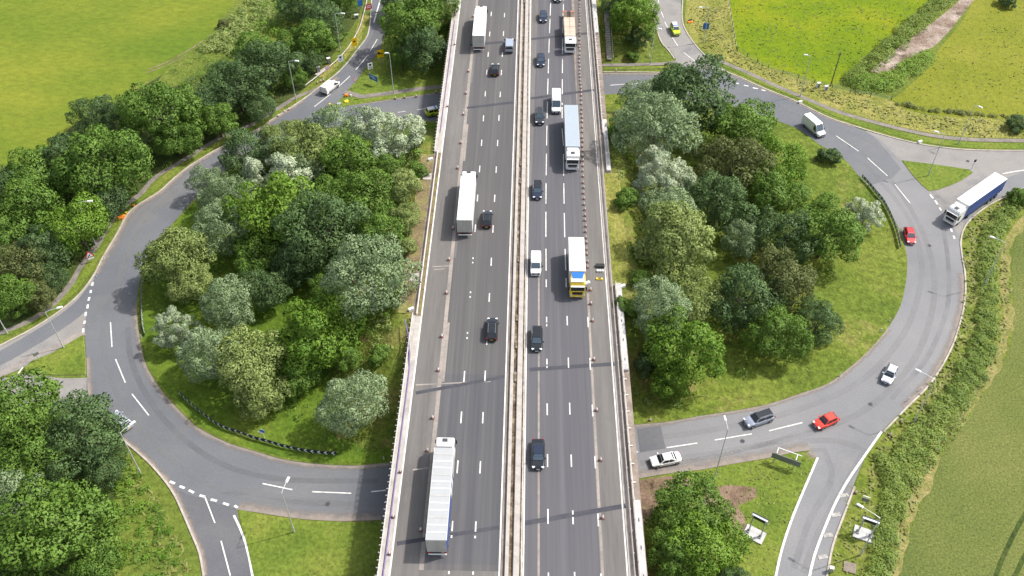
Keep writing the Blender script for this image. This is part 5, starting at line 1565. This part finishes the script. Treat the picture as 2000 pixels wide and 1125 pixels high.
# ------------------------------------------------------------------ lamps, signs, boards, cones and small kit
def lamp(base, tip, arm, label, h=10.0, double=False):
    """base: foot on the ground; the arm is given as a ground direction (x, y) in metres"""
    b = on_land(*base)
    t = empty('street_lamp', (b.x, b.y, b.z), 0, label, 'street lamp')
    MB().tube([(0, 0, 0), (0, 0, 1.4), (0, 0, 1.5), (0, 0, h)], [.13, .13, .085, .06], 8).build('column', M['lampgrey'], t)
    d = Vector((arm[0], arm[1], 0)); L = d.length; d.normalize()
    for s in ((1, -1) if double else (1,)):
        e = d * L * s
        MB().tube([(0, 0, h - .05), (e.x * .35, e.y * .35, h + .12), (e.x, e.y, h + .2)], .045, 6).build('arm', M['lampgrey'], t)
        a = math.atan2(e.y, e.x)
        MB().box((e.x + math.cos(a) * .42, e.y + math.sin(a) * .42, h + .22), (.95, .34, .16), a, taper=.75).build('lamp_head', M['lamphead'], t)
    return t


lamp((187, 478), 0, (1.7, .2), 'street lamp on the left verge just above the warning triangle')
lamp((347, 287), 0, (1.2, -.6), 'street lamp standing in front of the big mid green bank tree')
lamp((578, 195), 0, (1.4, -.1), 'street lamp on the left bank below the white van on the slip', 9.6)
lamp((665, 100), 0, (1.4, -.1), 'street lamp on the bank behind the yellow sign', 9.6)
lamp((125, 680), 0, (1.6, .7), 'street lamp on the tip of the grass triangle at the left', 8.6)
lamp((15, 652), 0, (-1.4, .4), 'street lamp cut by the left edge of the photo', 8.6)
lamp((275, 925), 0, (1.0, 1.2), 'bent street lamp whose arm reaches over the pale silver car')
lamp((575, 1040), 0, (.35, 1.5), 'street lamp on the bottom left grass with its arm pointing away')
lamp((769, 183), 0, (-.2, -.02), 'slim street lamp beside the footpath near the upper left bridge', 10)
lamp((1270, 126), 0, (.7, -.3), 'slim street lamp on the grass below the upper right slip', 9.2)
k_l = lamp((1374, 83), 0, (-1.6, -.2), 'street lamp with a blue sign plate beside the bright pasture', 9)
MB().box((0, .1, 4.2), (1.4, .05, 1.6)).build('sign_plate', M['signb'], k_l)
lamp((1563, 188), 0, (-.6, .1), 'faint street lamp on the verge near the wooden pole', 10)
lamp((1812, 344), 0, (-1.0, .5), 'street lamp on the right grass triangle')
lamp((1872, 281), 0, (.5, -.5), 'street lamp beside the upper right footpath', 9.4)
lamp((1920, 560), 0, (-1.5, .9), 'street lamp leaning out of the right hedge above the crop', 10.4)
lamp((1785, 825), 0, (-1.8, 1.3), 'street lamp in the verge right of the silver blue car', 10.2)
lamp((1680, 1085), 0, (-1.9, 1.4), 'street lamp rising beside the bottom right sign pad', 9.6)
lamp((1395, 935), 0, (-.15, 1.3), 'thin street lamp in front of the lower right road', 12)

b = on_land(1622, 168)
wp = empty('telegraph_pole', b, 0, 'dark wooden pole in the corner of the bright pasture', 'pole')
MB().tube([(0, 0, 0), (.15, 0, 8.5)], [.15, .1], 8).build('pole', M['woodpole'], wp)
MB().box((.15, 0, 8.1), (.9, .1, .1), .4).build('cross_bar', M['woodpole'], wp)


def sign_panel(px, py, w, h, zc, face, label, rz=0.0, legs=2, name='road_sign', cat='sign', marks=()):
    """upright plate on posts; px,py is the middle of the plate as seen; marks = (x, z, w, h, material)"""
    p = P(px, py, zc)
    g = hz(p.x, p.y)
    t = empty(name, (p.x, p.y, g), rz, label, cat)
    zc -= g
    MB().box((0, 0, zc), (w, .05, h)).build('plate', M[face], t)
    MB().box((0, .04, zc), (w * .9, .03, h * .9)).build('plate_back', M['signback'], t)
    for s in ([0] if legs == 1 else [-w * .32, w * .32]):
        MB().tube([(s, .08, 0), (s, .08, zc + h * .45)], .05, 6).build('post', M['steel'], t)
    for (mx, mz, mw, mh, mm) in marks:
        MB().box((mx, -.03, zc + mz), (mw, .012, mh)).build('marking', M[mm], t)
    return t


sign_panel(692, 82, 1.25, 2.0, 2.4, 'signy', 'tall yellow sign with a black symbol beside the left slip road', .55, marks=((0, .1, .7, .22, 'black'), (0, .3, .3, .25, 'black')))
sign_panel(743, 105, 1.6, 1.9, 2.8, 'signy', 'yellow sign with black symbols under the trees right of the slip', .45, marks=((-.4, .25, .6, .6, 'black'), (.2, .0, .7, .25, 'black')))
CAMM = ((0, .35, .6, .4, 'navy'), (.0, .1, .26, .2, 'navy'), (0, -.25, .75, .1, 'slate'), (0, -.5, .75, .1, 'slate'))
sign_panel(665, 114, 1.15, 1.6, 2.2, 'signw', 'white sign with a dark blue symbol on the left of the slip', .55, marks=CAMM)
sign_panel(723, 129, 1.15, 1.6, 2.2, 'signw', 'white sign with a dark blue symbol on the right of the slip', .5, marks=CAMM)
sign_panel(729, 152, 2.4, 1.3, 1.9, 'signb', 'slanted blue direction sign on the upper left grass island', -.6, marks=((-.2, .2, 1.2, .16, 'signw'), (.2, -.15, 1.0, .14, 'signw')))
sign_panel(703, 6, 1.3, 1.6, 2.4, 'signb', 'blue sign at the top edge left of the slip road', .6)
sign_panel(720, 13, 1.6, 1.4, 2.2, 'signr', 'red sign with white lettering bars at the top of the left slip', .55, marks=((0, .25, 1.1, .2, 'signw'), (0, -.2, 1.1, .2, 'signw')))


def round_sign(px, py, r, zc, label, rz=0.0):
    p = P(px, py, zc)
    t = empty('speed_sign', (p.x, p.y, 0), rz, label, 'sign')
    MB().cyl((0, 0, zc), r, .04, 'y', 20).build('red_rim', M['signr'], t)
    MB().cyl((0, -.02, zc), r * .78, .04, 'y', 20).build('white_disc', M['signw'], t)
    for sx, segs in ((-.3, '3'), (.28, '0')):
        def bar(x, z, w, h): MB().box((sx * r + x * r, -.045, zc + z * r), (w * r, .01, h * r)).build('digit_stroke', M['black'], t)
        bar(0, .4, .4, .1); bar(0, -.4, .4, .1); bar(.17, 0, .1, .8)
        if segs == '3': bar(.03, 0, .32, .1)
        else: bar(-.17, 0, .1, .8)
    MB().tube([(0, .06, 0), (0, .06, zc)], .04, 6).build('post', M['steel'], t)


round_sign(694, 155, .55, 2.3, 'round speed limit sign on the right side of the left slip', .55)
round_sign(639, 132, .55, 2.3, 'round speed limit sign beside the concrete cabinet base on the left', .55)


def triangle_sign(px, py, label, rz=0.0, plate=True):
    p = P(px, py, 1.7)
    t = empty('warning_sign', (p.x, p.y, 0), rz, label, 'sign')
    for s, m, y, nm in ((.85, 'signr', 0, 'red_triangle'), (.58, 'signw', -.03, 'white_triangle')):
        z0 = 1.3 + (.85 - s) * .42
        MB().loft([[(-s, y - .02, z0), (s, y - .02, z0), (0, y - .02, z0 + s * 1.7)], [(-s, y + .02, z0), (s, y + .02, z0), (0, y + .02, z0 + s * 1.7)]]).build(nm, M[m], t)
    MB().box((-.17, -.06, 1.62), (.16, .02, .28), 0).build('symbol', M['black'], t)
    MB().box((.1, -.06, 1.8), (.16, .02, .34), 0).build('symbol', M['black'], t)
    if plate: MB().box((.15, -.02, .95), (1.05, .04, .3)).build('supplementary_plate', M['signw'], t)
    MB().tube([(0, .06, 0), (0, .06, 2.4)], .04, 6).build('post', M['steel'], t)


triangle_sign(174, 499, 'red triangular warning sign with a white plate on the left verge', .6)
triangle_sign(300, 480, 'red triangular warning sign at the edge of the left wood', .5, False)
kp = P(512, 846, 1.5)
t = empty('keep_left_sign', (kp.x, kp.y, 0), -.2, 'small blue and white sign on a post behind the chevron boards', 'sign')
MB().cyl((.1, 0, 2.0), .38, .04, 'y', 18).build('blue_disc', M['signb'], t)
MB().box((-.25, -.05, 1.7), (.75, .03, .28), 0).build('white_arrow', M['signw'], t)
MB().loft([[(-.1, -.05, 2.45), (.2, -.05, 2.45), (.05, -.05, 2.75)], [(-.1, -.02, 2.45), (.2, -.02, 2.45), (.05, -.02, 2.75)]]).build('white_triangle', M['signw'], t)
MB().tube([(.1, .06, 0), (.1, .06, 2.1)], .045, 6).build('post', M['lamphead'], t)
sign_panel(70, 692, .9, .6, 1.6, 'signback', 'small plain sign seen edge on at the left grass triangle', .8, 1)
sign_panel(1905, 314, .5, .6, 2.2, 'black', 'small dark plate on a post at the tip of the right grass triangle', .2, 1)

# chevron boards
def chevron_board(px, label, front=True, step=1.05, h=.78, flip=False):
    c = curve(G(px), False, .1)
    d = [0.0]
    for i in range(1, len(c)): d.append(d[-1] + (c[i] - c[i - 1]).length)
    n = int(d[-1] / step)
    t = empty('chevron_board', (c[0].x, c[0].y, .14), 0, label, 'barrier')
    w = step - .02
    pm = MB().box((0, 0, .62), (w, .05, h))
    cm = MB()
    q = h / 2 - .04
    for s in (-1, 1):
        a = [(.30, s * q), (.02, s * q), (-.30, 0), (-.02, 0)]
        vs = [(x, -.034, .62 + z) for x, z in a] + [(x, -.026, .62 + z) for x, z in a]
        cm.add(vs, [(0, 1, 2, 3), (7, 6, 5, 4), (0, 4, 5, 1), (1, 5, 6, 2), (2, 6, 7, 3), (3, 7, 4, 0)])
    bm_ = MB().box((0, .05, .3), (.09, .06, .62)).box((-.3, .05, .62), (.05, .04, .7))
    pmesh = cmesh = bmesh_ = None
    for i in range(n):
        m = (i + .5) * step
        k = min(range(len(d)), key=lambda j: abs(d[j] - m))
        dv = c[min(k + 2, len(c) - 1)] - c[max(k - 2, 0)]
        a = math.atan2(dv.y, dv.x)
        loc = (c[k].x - c[0].x, c[k].y - c[0].y, 0)
        if pmesh is None:
            o = pm.build('panel', M['black'] if front else M['signback'], t, loc=loc, rz=a); pmesh = o.data
            o2 = cm.build('chevron', M['signw'], o); cmesh = o2.data
            if flip: o2.rotation_euler.z = math.pi
            o3 = bm_.build('post', M['steel'] if front else M['black'], t, loc=loc, rz=a); bmesh_ = o3.data
        else:
            o = inst('panel', pmesh, t, loc, a)
            o2 = inst('chevron', cmesh, o)
            if flip: o2.rotation_euler.z = math.pi
            inst('post', bmesh_, t, loc, a)
    return t


chevron_board([(350, 771), (368, 788), (383, 801), (400, 815), (433, 837), (467, 849), (500, 861), (520, 866), (550, 875), (580, 882), (610, 887), (640, 890), (661, 891)], 'long curved black and white chevron board at the lower left of the island')
chevron_board([(1682, 349), (1696, 364), (1708, 379), (1723, 397), (1734, 417), (1743, 437), (1750, 457), (1755, 478), (1758, 490)], 'grey backed chevron board along the upper right inner kerb', False)
chevron_board([(1500, 234), (1519, 241)], 'short dark board end at the trees on the upper right inner kerb', False)
chevron_board([(285, 658), (281, 640), (279, 610), (279, 580), (281, 550), (284, 535)], 'pale edged board standing along the left inner kerb', False)

# roadside safety barrier and field fence
def rail_line(px, label, z=.5, name='safety_barrier'):
    c = curve(G(px), False, 2.4)
    t = empty(name, c[0], 0, label, 'barrier')
    rel = [p - c[0] for p in c]
    MB().tube([(p.x, p.y, z + .1) for p in rel], .1, 6).build('rail_beam', M['rail'], t)
    pm = None
    for p in rel:
        if pm is None: pm = MB().box((0, 0, .28), (.1, .1, .6)).build('post', M['steel'], t, loc=(p.x, p.y, 0)).data
        else: inst('post', pm, t, (p.x, p.y, 0))


rail_line([(722, -30), (718, 0), (703, 57), (690, 82), (680, 98), (657, 123), (633, 143), (597, 171)], 'pale steel safety barrier curving along the left slip road')
c = curve(G([(1419, -60), (1422, 0), (1430, 50), (1438, 98)]), False, 2.6)
t = empty('field_fence', c[0], 0, 'post and wire fence along the left side of the bright pasture', 'fence')
pm = None
for p in c:
    q = p - c[0]
    if pm is None: pm = MB().box((0, 0, .6), (.14, .14, 1.25)).build('post', M['woodpole'], t).data
    else: inst('post', pm, t, (q.x, q.y, 0))
for z in (.5, .85, 1.1): MB().tube([(p.x - c[0].x, p.y - c[0].y, z) for p in c], .02, 4).build('wire', M['steel'], t)
c = curve(G([(1440, 100), (1500, 134), (1590, 163), (1660, 182), (1740, 196)]), False, 3.0)
t = empty('field_fence', c[0], 0, 'low post fence along the foot of the bright pasture beside the long grass', 'fence')
pm = None
for p in c:
    q = p - c[0]
    if pm is None: pm = MB().box((0, 0, .55), (.13, .13, 1.15)).build('post', M['woodpole'], t).data
    else: inst('post', pm, t, (q.x, q.y, 0))
for z in (.55, .95): MB().tube([(p.x - c[0].x, p.y - c[0].y, z) for p in c], .02, 4).build('wire', M['steel'], t)

# concrete steps down the upper right bank
pa, pb = P(1184, 21, 7.0), P(1190, 118, .2)
st = empty('concrete_steps', (pb.x, pb.y, 0), 0, 'flight of narrow concrete steps down the bank beside the upper right wall', 'steps')
n = 24
sm_ = None
for i in range(n):
    f = i / (n - 1)
    x, y, z = pb.x + (pa.x - pb.x) * f, pb.y + (pa.y - pb.y) * f, max(hz(pb.x + (pa.x - pb.x) * f, pb.y + (pa.y - pb.y) * f) + .15, .25 + 6.6 * f) + .1
    loc = (x - pb.x, y - pb.y, z)
    if sm_ is None: sm_ = MB().box((0, 0, -.05), (1.15, .36, .3)).build('step', M['conc'], st, loc=loc).data
    else: inst('step', sm_, st, loc)
MB().box(((pa.x - pb.x) / 2, (pa.y - pb.y) / 2, 3.2), (.3, .3, .3)).build('landing_bracket', M['conc_b'], st)
MB().tube([(.85, -.2, 1.0), (.85 + (pa.x - pb.x), pa.y - pb.y, 7.95)], .05, 6).build('handrail', M['steel'], st)
for i in range(7):
    f = i / 6
    MB().tube([(.85 + (pa.x - pb.x) * f, (pa.y - pb.y) * f, 6.9 * f), (.85 + (pa.x - pb.x) * f, (pa.y - pb.y) * f, 1.0 + 6.95 * f)], .035, 5).build('handrail_post', M['steel'], st)

# large signs on concrete pads, seen from behind at the bottom right
def pad_sign(px, py, rz, label, pad=(2.1, 1.5), z=3.6):
    p = P(px, py, .2)
    t = empty('pad_sign', (p.x, p.y, 0), rz, label, 'sign')
    MB().box((0, -.1, .1), (2.8, 2.0, .26)).build('concrete_pad', M['conc_g'], t)
    for s in (-1, 1):
        MB().box((s * .85, 0, z / 2), (.16, .34, z), 0).build('post', M['steel'], t)
        MB().box((s * .85, -.1, .3), (.34, .7, .2), 0).build('post_base', M['signback'], t)
    MB().box((0, .1, z + .35), (2.2, .46, .7)).build('sign_box', M['silver'], t)
    MB().box((0, -.14, z + .33), (1.6, .04, .5)).build('dark_panel', M['black'], t)
    MB().box((0, .2, z + .71), (2.24, .1, .05)).build('top_edge', M['black'], t)
    MB().box((0, .3, z + .33), (2.3, .06, .8)).build('sign_face', M['black'], t)
    return t


pad_sign(1474, 1042, -.55, 'sign box on two posts over a white pad beside the bottom right trees')
pad_sign(1688, 1042, -.4, 'sign box on two posts over a white pad right of the slip road', z=3.0)
p = P(1660, 1108, .2)
tag(MB().box((p.x, p.y, .08), (1.6, 1.5, .22), -.3).build('concrete_pad', M['conc_b']), 'bare stained concrete pad below the second sign pad', 'pad')
p = P(1623, 1113, .5)
cb = MB().box((0, 0, .55), (.5, .4, 1.1)).build('roadside_cabinet', M['steel'], loc=(p.x, p.y, 0), rz=-.2)
tag(cb, 'small pale cabinet at the bottom edge right of the slip', 'cabinet')
MB().box((0, 0, 1.13), (.56, .46, .06)).build('cap', M['lamphead'], cb)
p = P(1535, 899, 1.6)
t = empty('direction_sign', (p.x, p.y, 0), -.42, 'large direction sign seen from behind on the lower right grass point', 'sign')
MB().box((0, 0, 1.7), (4.2, .06, 1.2)).build('plate', M['signback'], t)
for z in (1.25, 1.7, 2.15): MB().box((0, .07, z), (4.1, .06, .08)).build('stiffener', M['steel'], t)
for s in (-1.5, 1.3):
    MB().tube([(s, .15, 0), (s, .15, 2.4)], .07, 8).build('post', M['steel'], t)
    MB().box((s, .5, 2.5), (.1, 1.0, .06)).build('bracket', M['lamphead'], t)
MB().box((.2, 1.0, 2.52), (3.4, .09, .09)).build('lamp_bar', M['lamphead'], t)
p = P(1691, 976, 1.2)
t = empty('small_sign', (p.x, p.y, 0), -.4, 'small sign seen from behind above the right sign pad', 'sign')
MB().box((0, -.05, 1.2), (1.0, .05, .8)).build('plate', M['signback'], t)
MB().box((0, .2, 1.7), (1.0, .08, .06)).build('bracket', M['lamphead'], t)
MB().tube([(0, .1, 0), (0, .1, 1.75)], .045, 6).build('post', M['lamphead'], t)

# cabinets
def cabinet(px, py, s, mat, label, rz=0.0):
    p = on_land(px, py)
    o = MB().box((0, 0, s[2] / 2), s).build('roadside_cabinet', M[mat], loc=p, rz=rz)
    tag(o, label, 'cabinet')
    MB().box((0, 0, s[2] + .03), (s[0] * 1.1, s[1] * 1.1, .07)).build('cap', M['lamphead'], o)
    MB().box((0, -s[1] / 2 - .012, s[2] * .5), (s[0] * .8, .02, s[2] * .8)).build('door', M['signback'], o)


cabinet(622, 142, (.8, .6, 1.5), 'signback', 'grey cabinet at the left end of the pale concrete base by the slip', .6)
cabinet(643, 124, (.8, .6, 1.4), 'signback', 'grey cabinet above the round speed sign on the left bank', .5)
cabinet(697, 36, (.9, .6, 1.0), 'lamphead', 'pale cabinet on the bank near the top of the left slip', .2)
cabinet(1597, 171, (.7, .5, 1.2), 'lamphead', 'left one of two pale cabinets at the foot of the bright pasture', .2)
cabinet(1612, 177, (.7, .5, 1.2), 'lamphead', 'right one of two pale cabinets next to the wooden pole', .2)
p = P(630, 140)
tag(MB().box((p.x, p.y, .12), (4.2, 1.1, .25), ground_heading((618, 147), (645, 128))).build('cabinet_pad', M['conc']), 'pale concrete base under the grey cabinets by the left slip', 'pad')
for px, py, lab in ((1563, 199, 'white concrete block on the verge left of the high roof van'), (1797, 277, 'white concrete block beside the upper right kerb'), (803, 604, 'white tilted box at the end of the lower left parapet'), (841, 311, 'white tilted box at the end of the upper left parapet'), (1147, 553, 'white barrier end block where the right shoulder narrows'), (1216, 559, 'white end block on the corner of the broad wing wall')):
    p = P(px, py, 7.2 if 800 < px < 1300 else .3)
    o = MB().box((0, 0, 0), (.9, .45, .5), .5).build('concrete_block', M['white'], loc=p)
    tag(o, lab, 'block')

# bags, boards and debris left by the works on the verges
for px, py, s, mat, nm, lab in ((238, 425, (1.6, .9, .25), 'barrier_o', 'folded_barrier', 'orange folded barrier lying on the left verge'), (262, 403, (.5, .4, .4), 'barrier_o', 'sand_bag', 'orange sandbag on the left verge above the folded barrier'),
                                (247, 417, (.35, .3, .3), 'yellow', 'sand_bag', 'small yellow sandbag beside the folded orange barrier'), (677, 200, (1.1, .8, .4), 'yellow', 'equipment_heap', 'yellow heap of sign frames on the grass splitter'),
                                (677, 188, (.9, .5, .5), 'barrier_o', 'folded_barrier', 'orange folded barrier on the tip of the upper left footpath'), (662, 204, (1.1, .6, .3), 'silver', 'sign_sheet', 'pale blue sign sheet lying on the grass splitter'),
                                (645, 208, (.5, .4, .7), 'yellow', 'marker_box', 'yellow marker box on the very tip of the grass splitter'), (1348, 44, (1.7, .5, .3), 'barrier_o', 'folded_barrier', 'orange folded barrier in the long grass by the upper right slip'),
                                (1348, 42, (1.2, .4, .5), 'black', 'folded_sign', 'black folded sign frame on the orange barrier by the upper right slip'), (686, 189, (.4, .3, .5), 'white', 'sand_bag', 'white sandbag beside the yellow heap')):
    p = on_land(px, py)
    o = MB().box((0, 0, s[2] / 2 + .06), s, .5, taper=.8).box((s[0] * .2, -s[1] * .35, s[2] * .7), (s[0] * .4, s[1] * .3, s[2] * .5), 1.1).build(nm, M[mat], loc=p)
    tag(o, lab, 'works kit')
# works kit on the right shoulder
p = P(1172, 521, 7.0)
o = MB().box((0, 0, .2), (1.5, .7, .4)).build('pallet', M['dgrey'], loc=(p.x, p.y, 7.03)); tag(o, 'dark pallet lying on the right hard shoulder', 'pallet')
for k in range(3): MB().box((0, -.25 + k * .25, .42), (1.5, .12, .04)).build('slat', M['black'], o)
p = P(1172, 531, 7.0)
for k in range(3):
    o = MB().cyl((0, 0, .18), .2, .36, 'z', 10).build('sand_bag', M['white'], loc=(p.x - .4 + k * .42, p.y, 7.03))
    tag(o, ('left', 'middle', 'right')[k] + ' white sandbag of the row of three below the dark pallet', 'sandbag', 'row of white sandbags')
p = P(1171, 546, 7.0)
o = MB().box((0, 0, .12), (1.1, .35, .24)).build('folded_sign', M['yellow'], loc=(p.x, p.y, 7.03)); tag(o, 'yellow frame lying on the right shoulder below the sandbags', 'works kit')
MB().box((0, 0, .26), (.5, .2, .05)).build('dark_panel', M['black'], o)

# cones: body with two bands on a square base
cone0 = MB().cyl((0, 0, .42), .17, .72, 'z', 10, r2=.045).build('traffic_cone', M['orange'])
MB().cyl((0, 0, .5), .16, .34, 'z', 10, r2=.095).build('reflective_band', M['band'], cone0)
MB().box((0, 0, .04), (.5, .5, .08)).build('cone_base', M['conebase'], cone0)
first = [True]


def cone(p, label, group):
    if first[0]: o = cone0; first[0] = False
    else: o = dup(cone0)
    o.location = p
    rr = 1.0
    tag(o, label, 'cone', group)
    return o


i = 0
y = 112.0
rs = random.Random(4)
while y < 206:
    px = 10.35 + .55 * sm((y - 128) / 40) + 1.0 * max(0, (y - 175) / 30)
    x0 = px + rs.uniform(-.07, .07)
    o = cone((x0, y, 7.05), 'orange cone in the close row along the right hard shoulder', 'close row of cones on the right')
    o.scale = (.85, .85, .95)
    y += rs.choice((1.3, 1.45, 1.6, 1.9))
for px, py, w in ((1153, 567, 'right beside the yellow lorry cab'), (1154, 594, 'just below the yellow lorry cab'), (1157, 627, 'beside the topmost shoulder edge dash'), (1160, 703, 'just above the upper of two dark joint bands'),
                  (1165, 802, 'between the two dark joint bands, farther from the camera'), (1173, 899, 'level with the black car nearest the camera'), (1177, 1012, 'touching the lowest dark joint band')):
    p = P(px, py, 7.05); cone(p, 'orange cone on the right shoulder ' + w, 'spaced cones on the right').scale = (1.0,) * 3
for px, py, w in ((924, 33, 'beside the front of the farthest lorry'), (915, 140, 'just behind the farthest white lorry'), (910, 183, 'level with the yellow and white emergency car roof'), (905, 224, 'beside the faint upper joint band'),
                  (900, 280, 'at the near end of the upper bridge parapet'), (894, 329, 'just ahead of the middle white lorry'), (885, 447, 'beside the tail of the middle white lorry'), (877, 508, 'beside the upper pale scar'),
                  (872, 573, 'level with the white box at the parapet end'), (863, 658, 'level with the black estate with roof rails'), (856, 724, 'just above the lower left joint band'), (845, 817, 'some way ahead of the long ribbed lorry'),
                  (835, 881, 'level with the cab of the long ribbed lorry'), (822, 1036, 'beside the tail of the long ribbed lorry')):
    p = P(px, py, 7.05); cone(p, 'orange cone on the left shoulder ' + w, 'spaced cones on the left').scale = (1.0,) * 3
for px, py, z, w in ((782, 922, 7.1, 'level with the cab of the ribbed lorry'), (761, 1082, 7.1, 'nearest the bottom edge of the photo'), (888, 87, 7.1, 'level with the tail of the farthest lorry'), (874, 208, 7.1, 'right above the emergency car'), (768, 1010, 7.1, 'above the lower bridge road')):
    p = P(px, py, z); cone(p, 'orange cone on the left parapet ledge ' + w, 'cones on the left parapet ledge')
for px, py, w in ((790, 191, 'second from the left'), (813, 189, 'third from the left'), (772, 193, 'farthest left'), (852, 181, 'in the shade of the bridge')):
    cone(P(px, py, .15), 'orange cone on the upper left grass splitter kerb, ' + w, 'cones by the upper left splitter')
for px, py, w in ((543, 228, 'lowest of three near the third lamp'), (555, 219, 'middle of three near the third lamp'), (564, 215, 'topmost of three near the third lamp'), (620, 163, 'left of three behind the white van'), (627, 160, 'middle of three behind the white van'), (632, 158, 'right of three behind the white van')):
    cone(P(px, py, .06), 'orange cone on the left slip verge, ' + w, 'cones by the left slip verge')
cone(P(1203, 139, .15), 'single orange cone on the grass strip right of the upper bridge', None)
cone(P(1326, 929, .1), 'single orange cone on the kerb below the white saloon', None)
cone(P(1270, 822, .15), 'single orange cone on the inner kerb by the lower right bridge', None)
cone(P(1671, 963, .1), 'single orange cone in the verge above the right sign pad', None)
cone(P(1759, 823, .1), 'single orange cone in the verge left of the lamp at lower right', None)
cone(P(1738, 850, .1), 'single orange cone at the top end of the slip white line', None)

# kerbside marker posts and drain covers
mk = None
for px, py, w in ((205, 508, 'just below the first left warning triangle'), (188, 540, 'at the mouth of the left side road'), (277, 660, 'below the grey board on the left inner kerb'), (1716, 390, 'beside the grey backed chevron board'), (1882, 505, 'on the outer right kerb below the blue sided lorry'),
                  (1737, 628, 'on the right inner kerb, upper of two close ones'), (1720, 648, 'on the right inner kerb, lower of two close ones'), (1797, 763, 'on the outer kerb above the lamp, right one'), (1773, 783, 'on the outer kerb above the lamp, left one'), (750, 898, 'in the deck shade by the lower left bridge'), (1640, 735, 'on the right inner kerb left of the silver blue car')):
    p = P(px, py, .1)
    if mk is None:
        mk = MB().box((0, 0, .4), (.13, .08, .8)).build('marker_post', M['white'])
        MB().box((0, -.045, .62), (.1, .012, .16)).build('reflector', M['taillight'], mk)
        o = mk
    else: o = dup(mk)
    o.location = p
    tag(o, 'slim white post ' + w, 'post', 'white marker posts at the kerb')
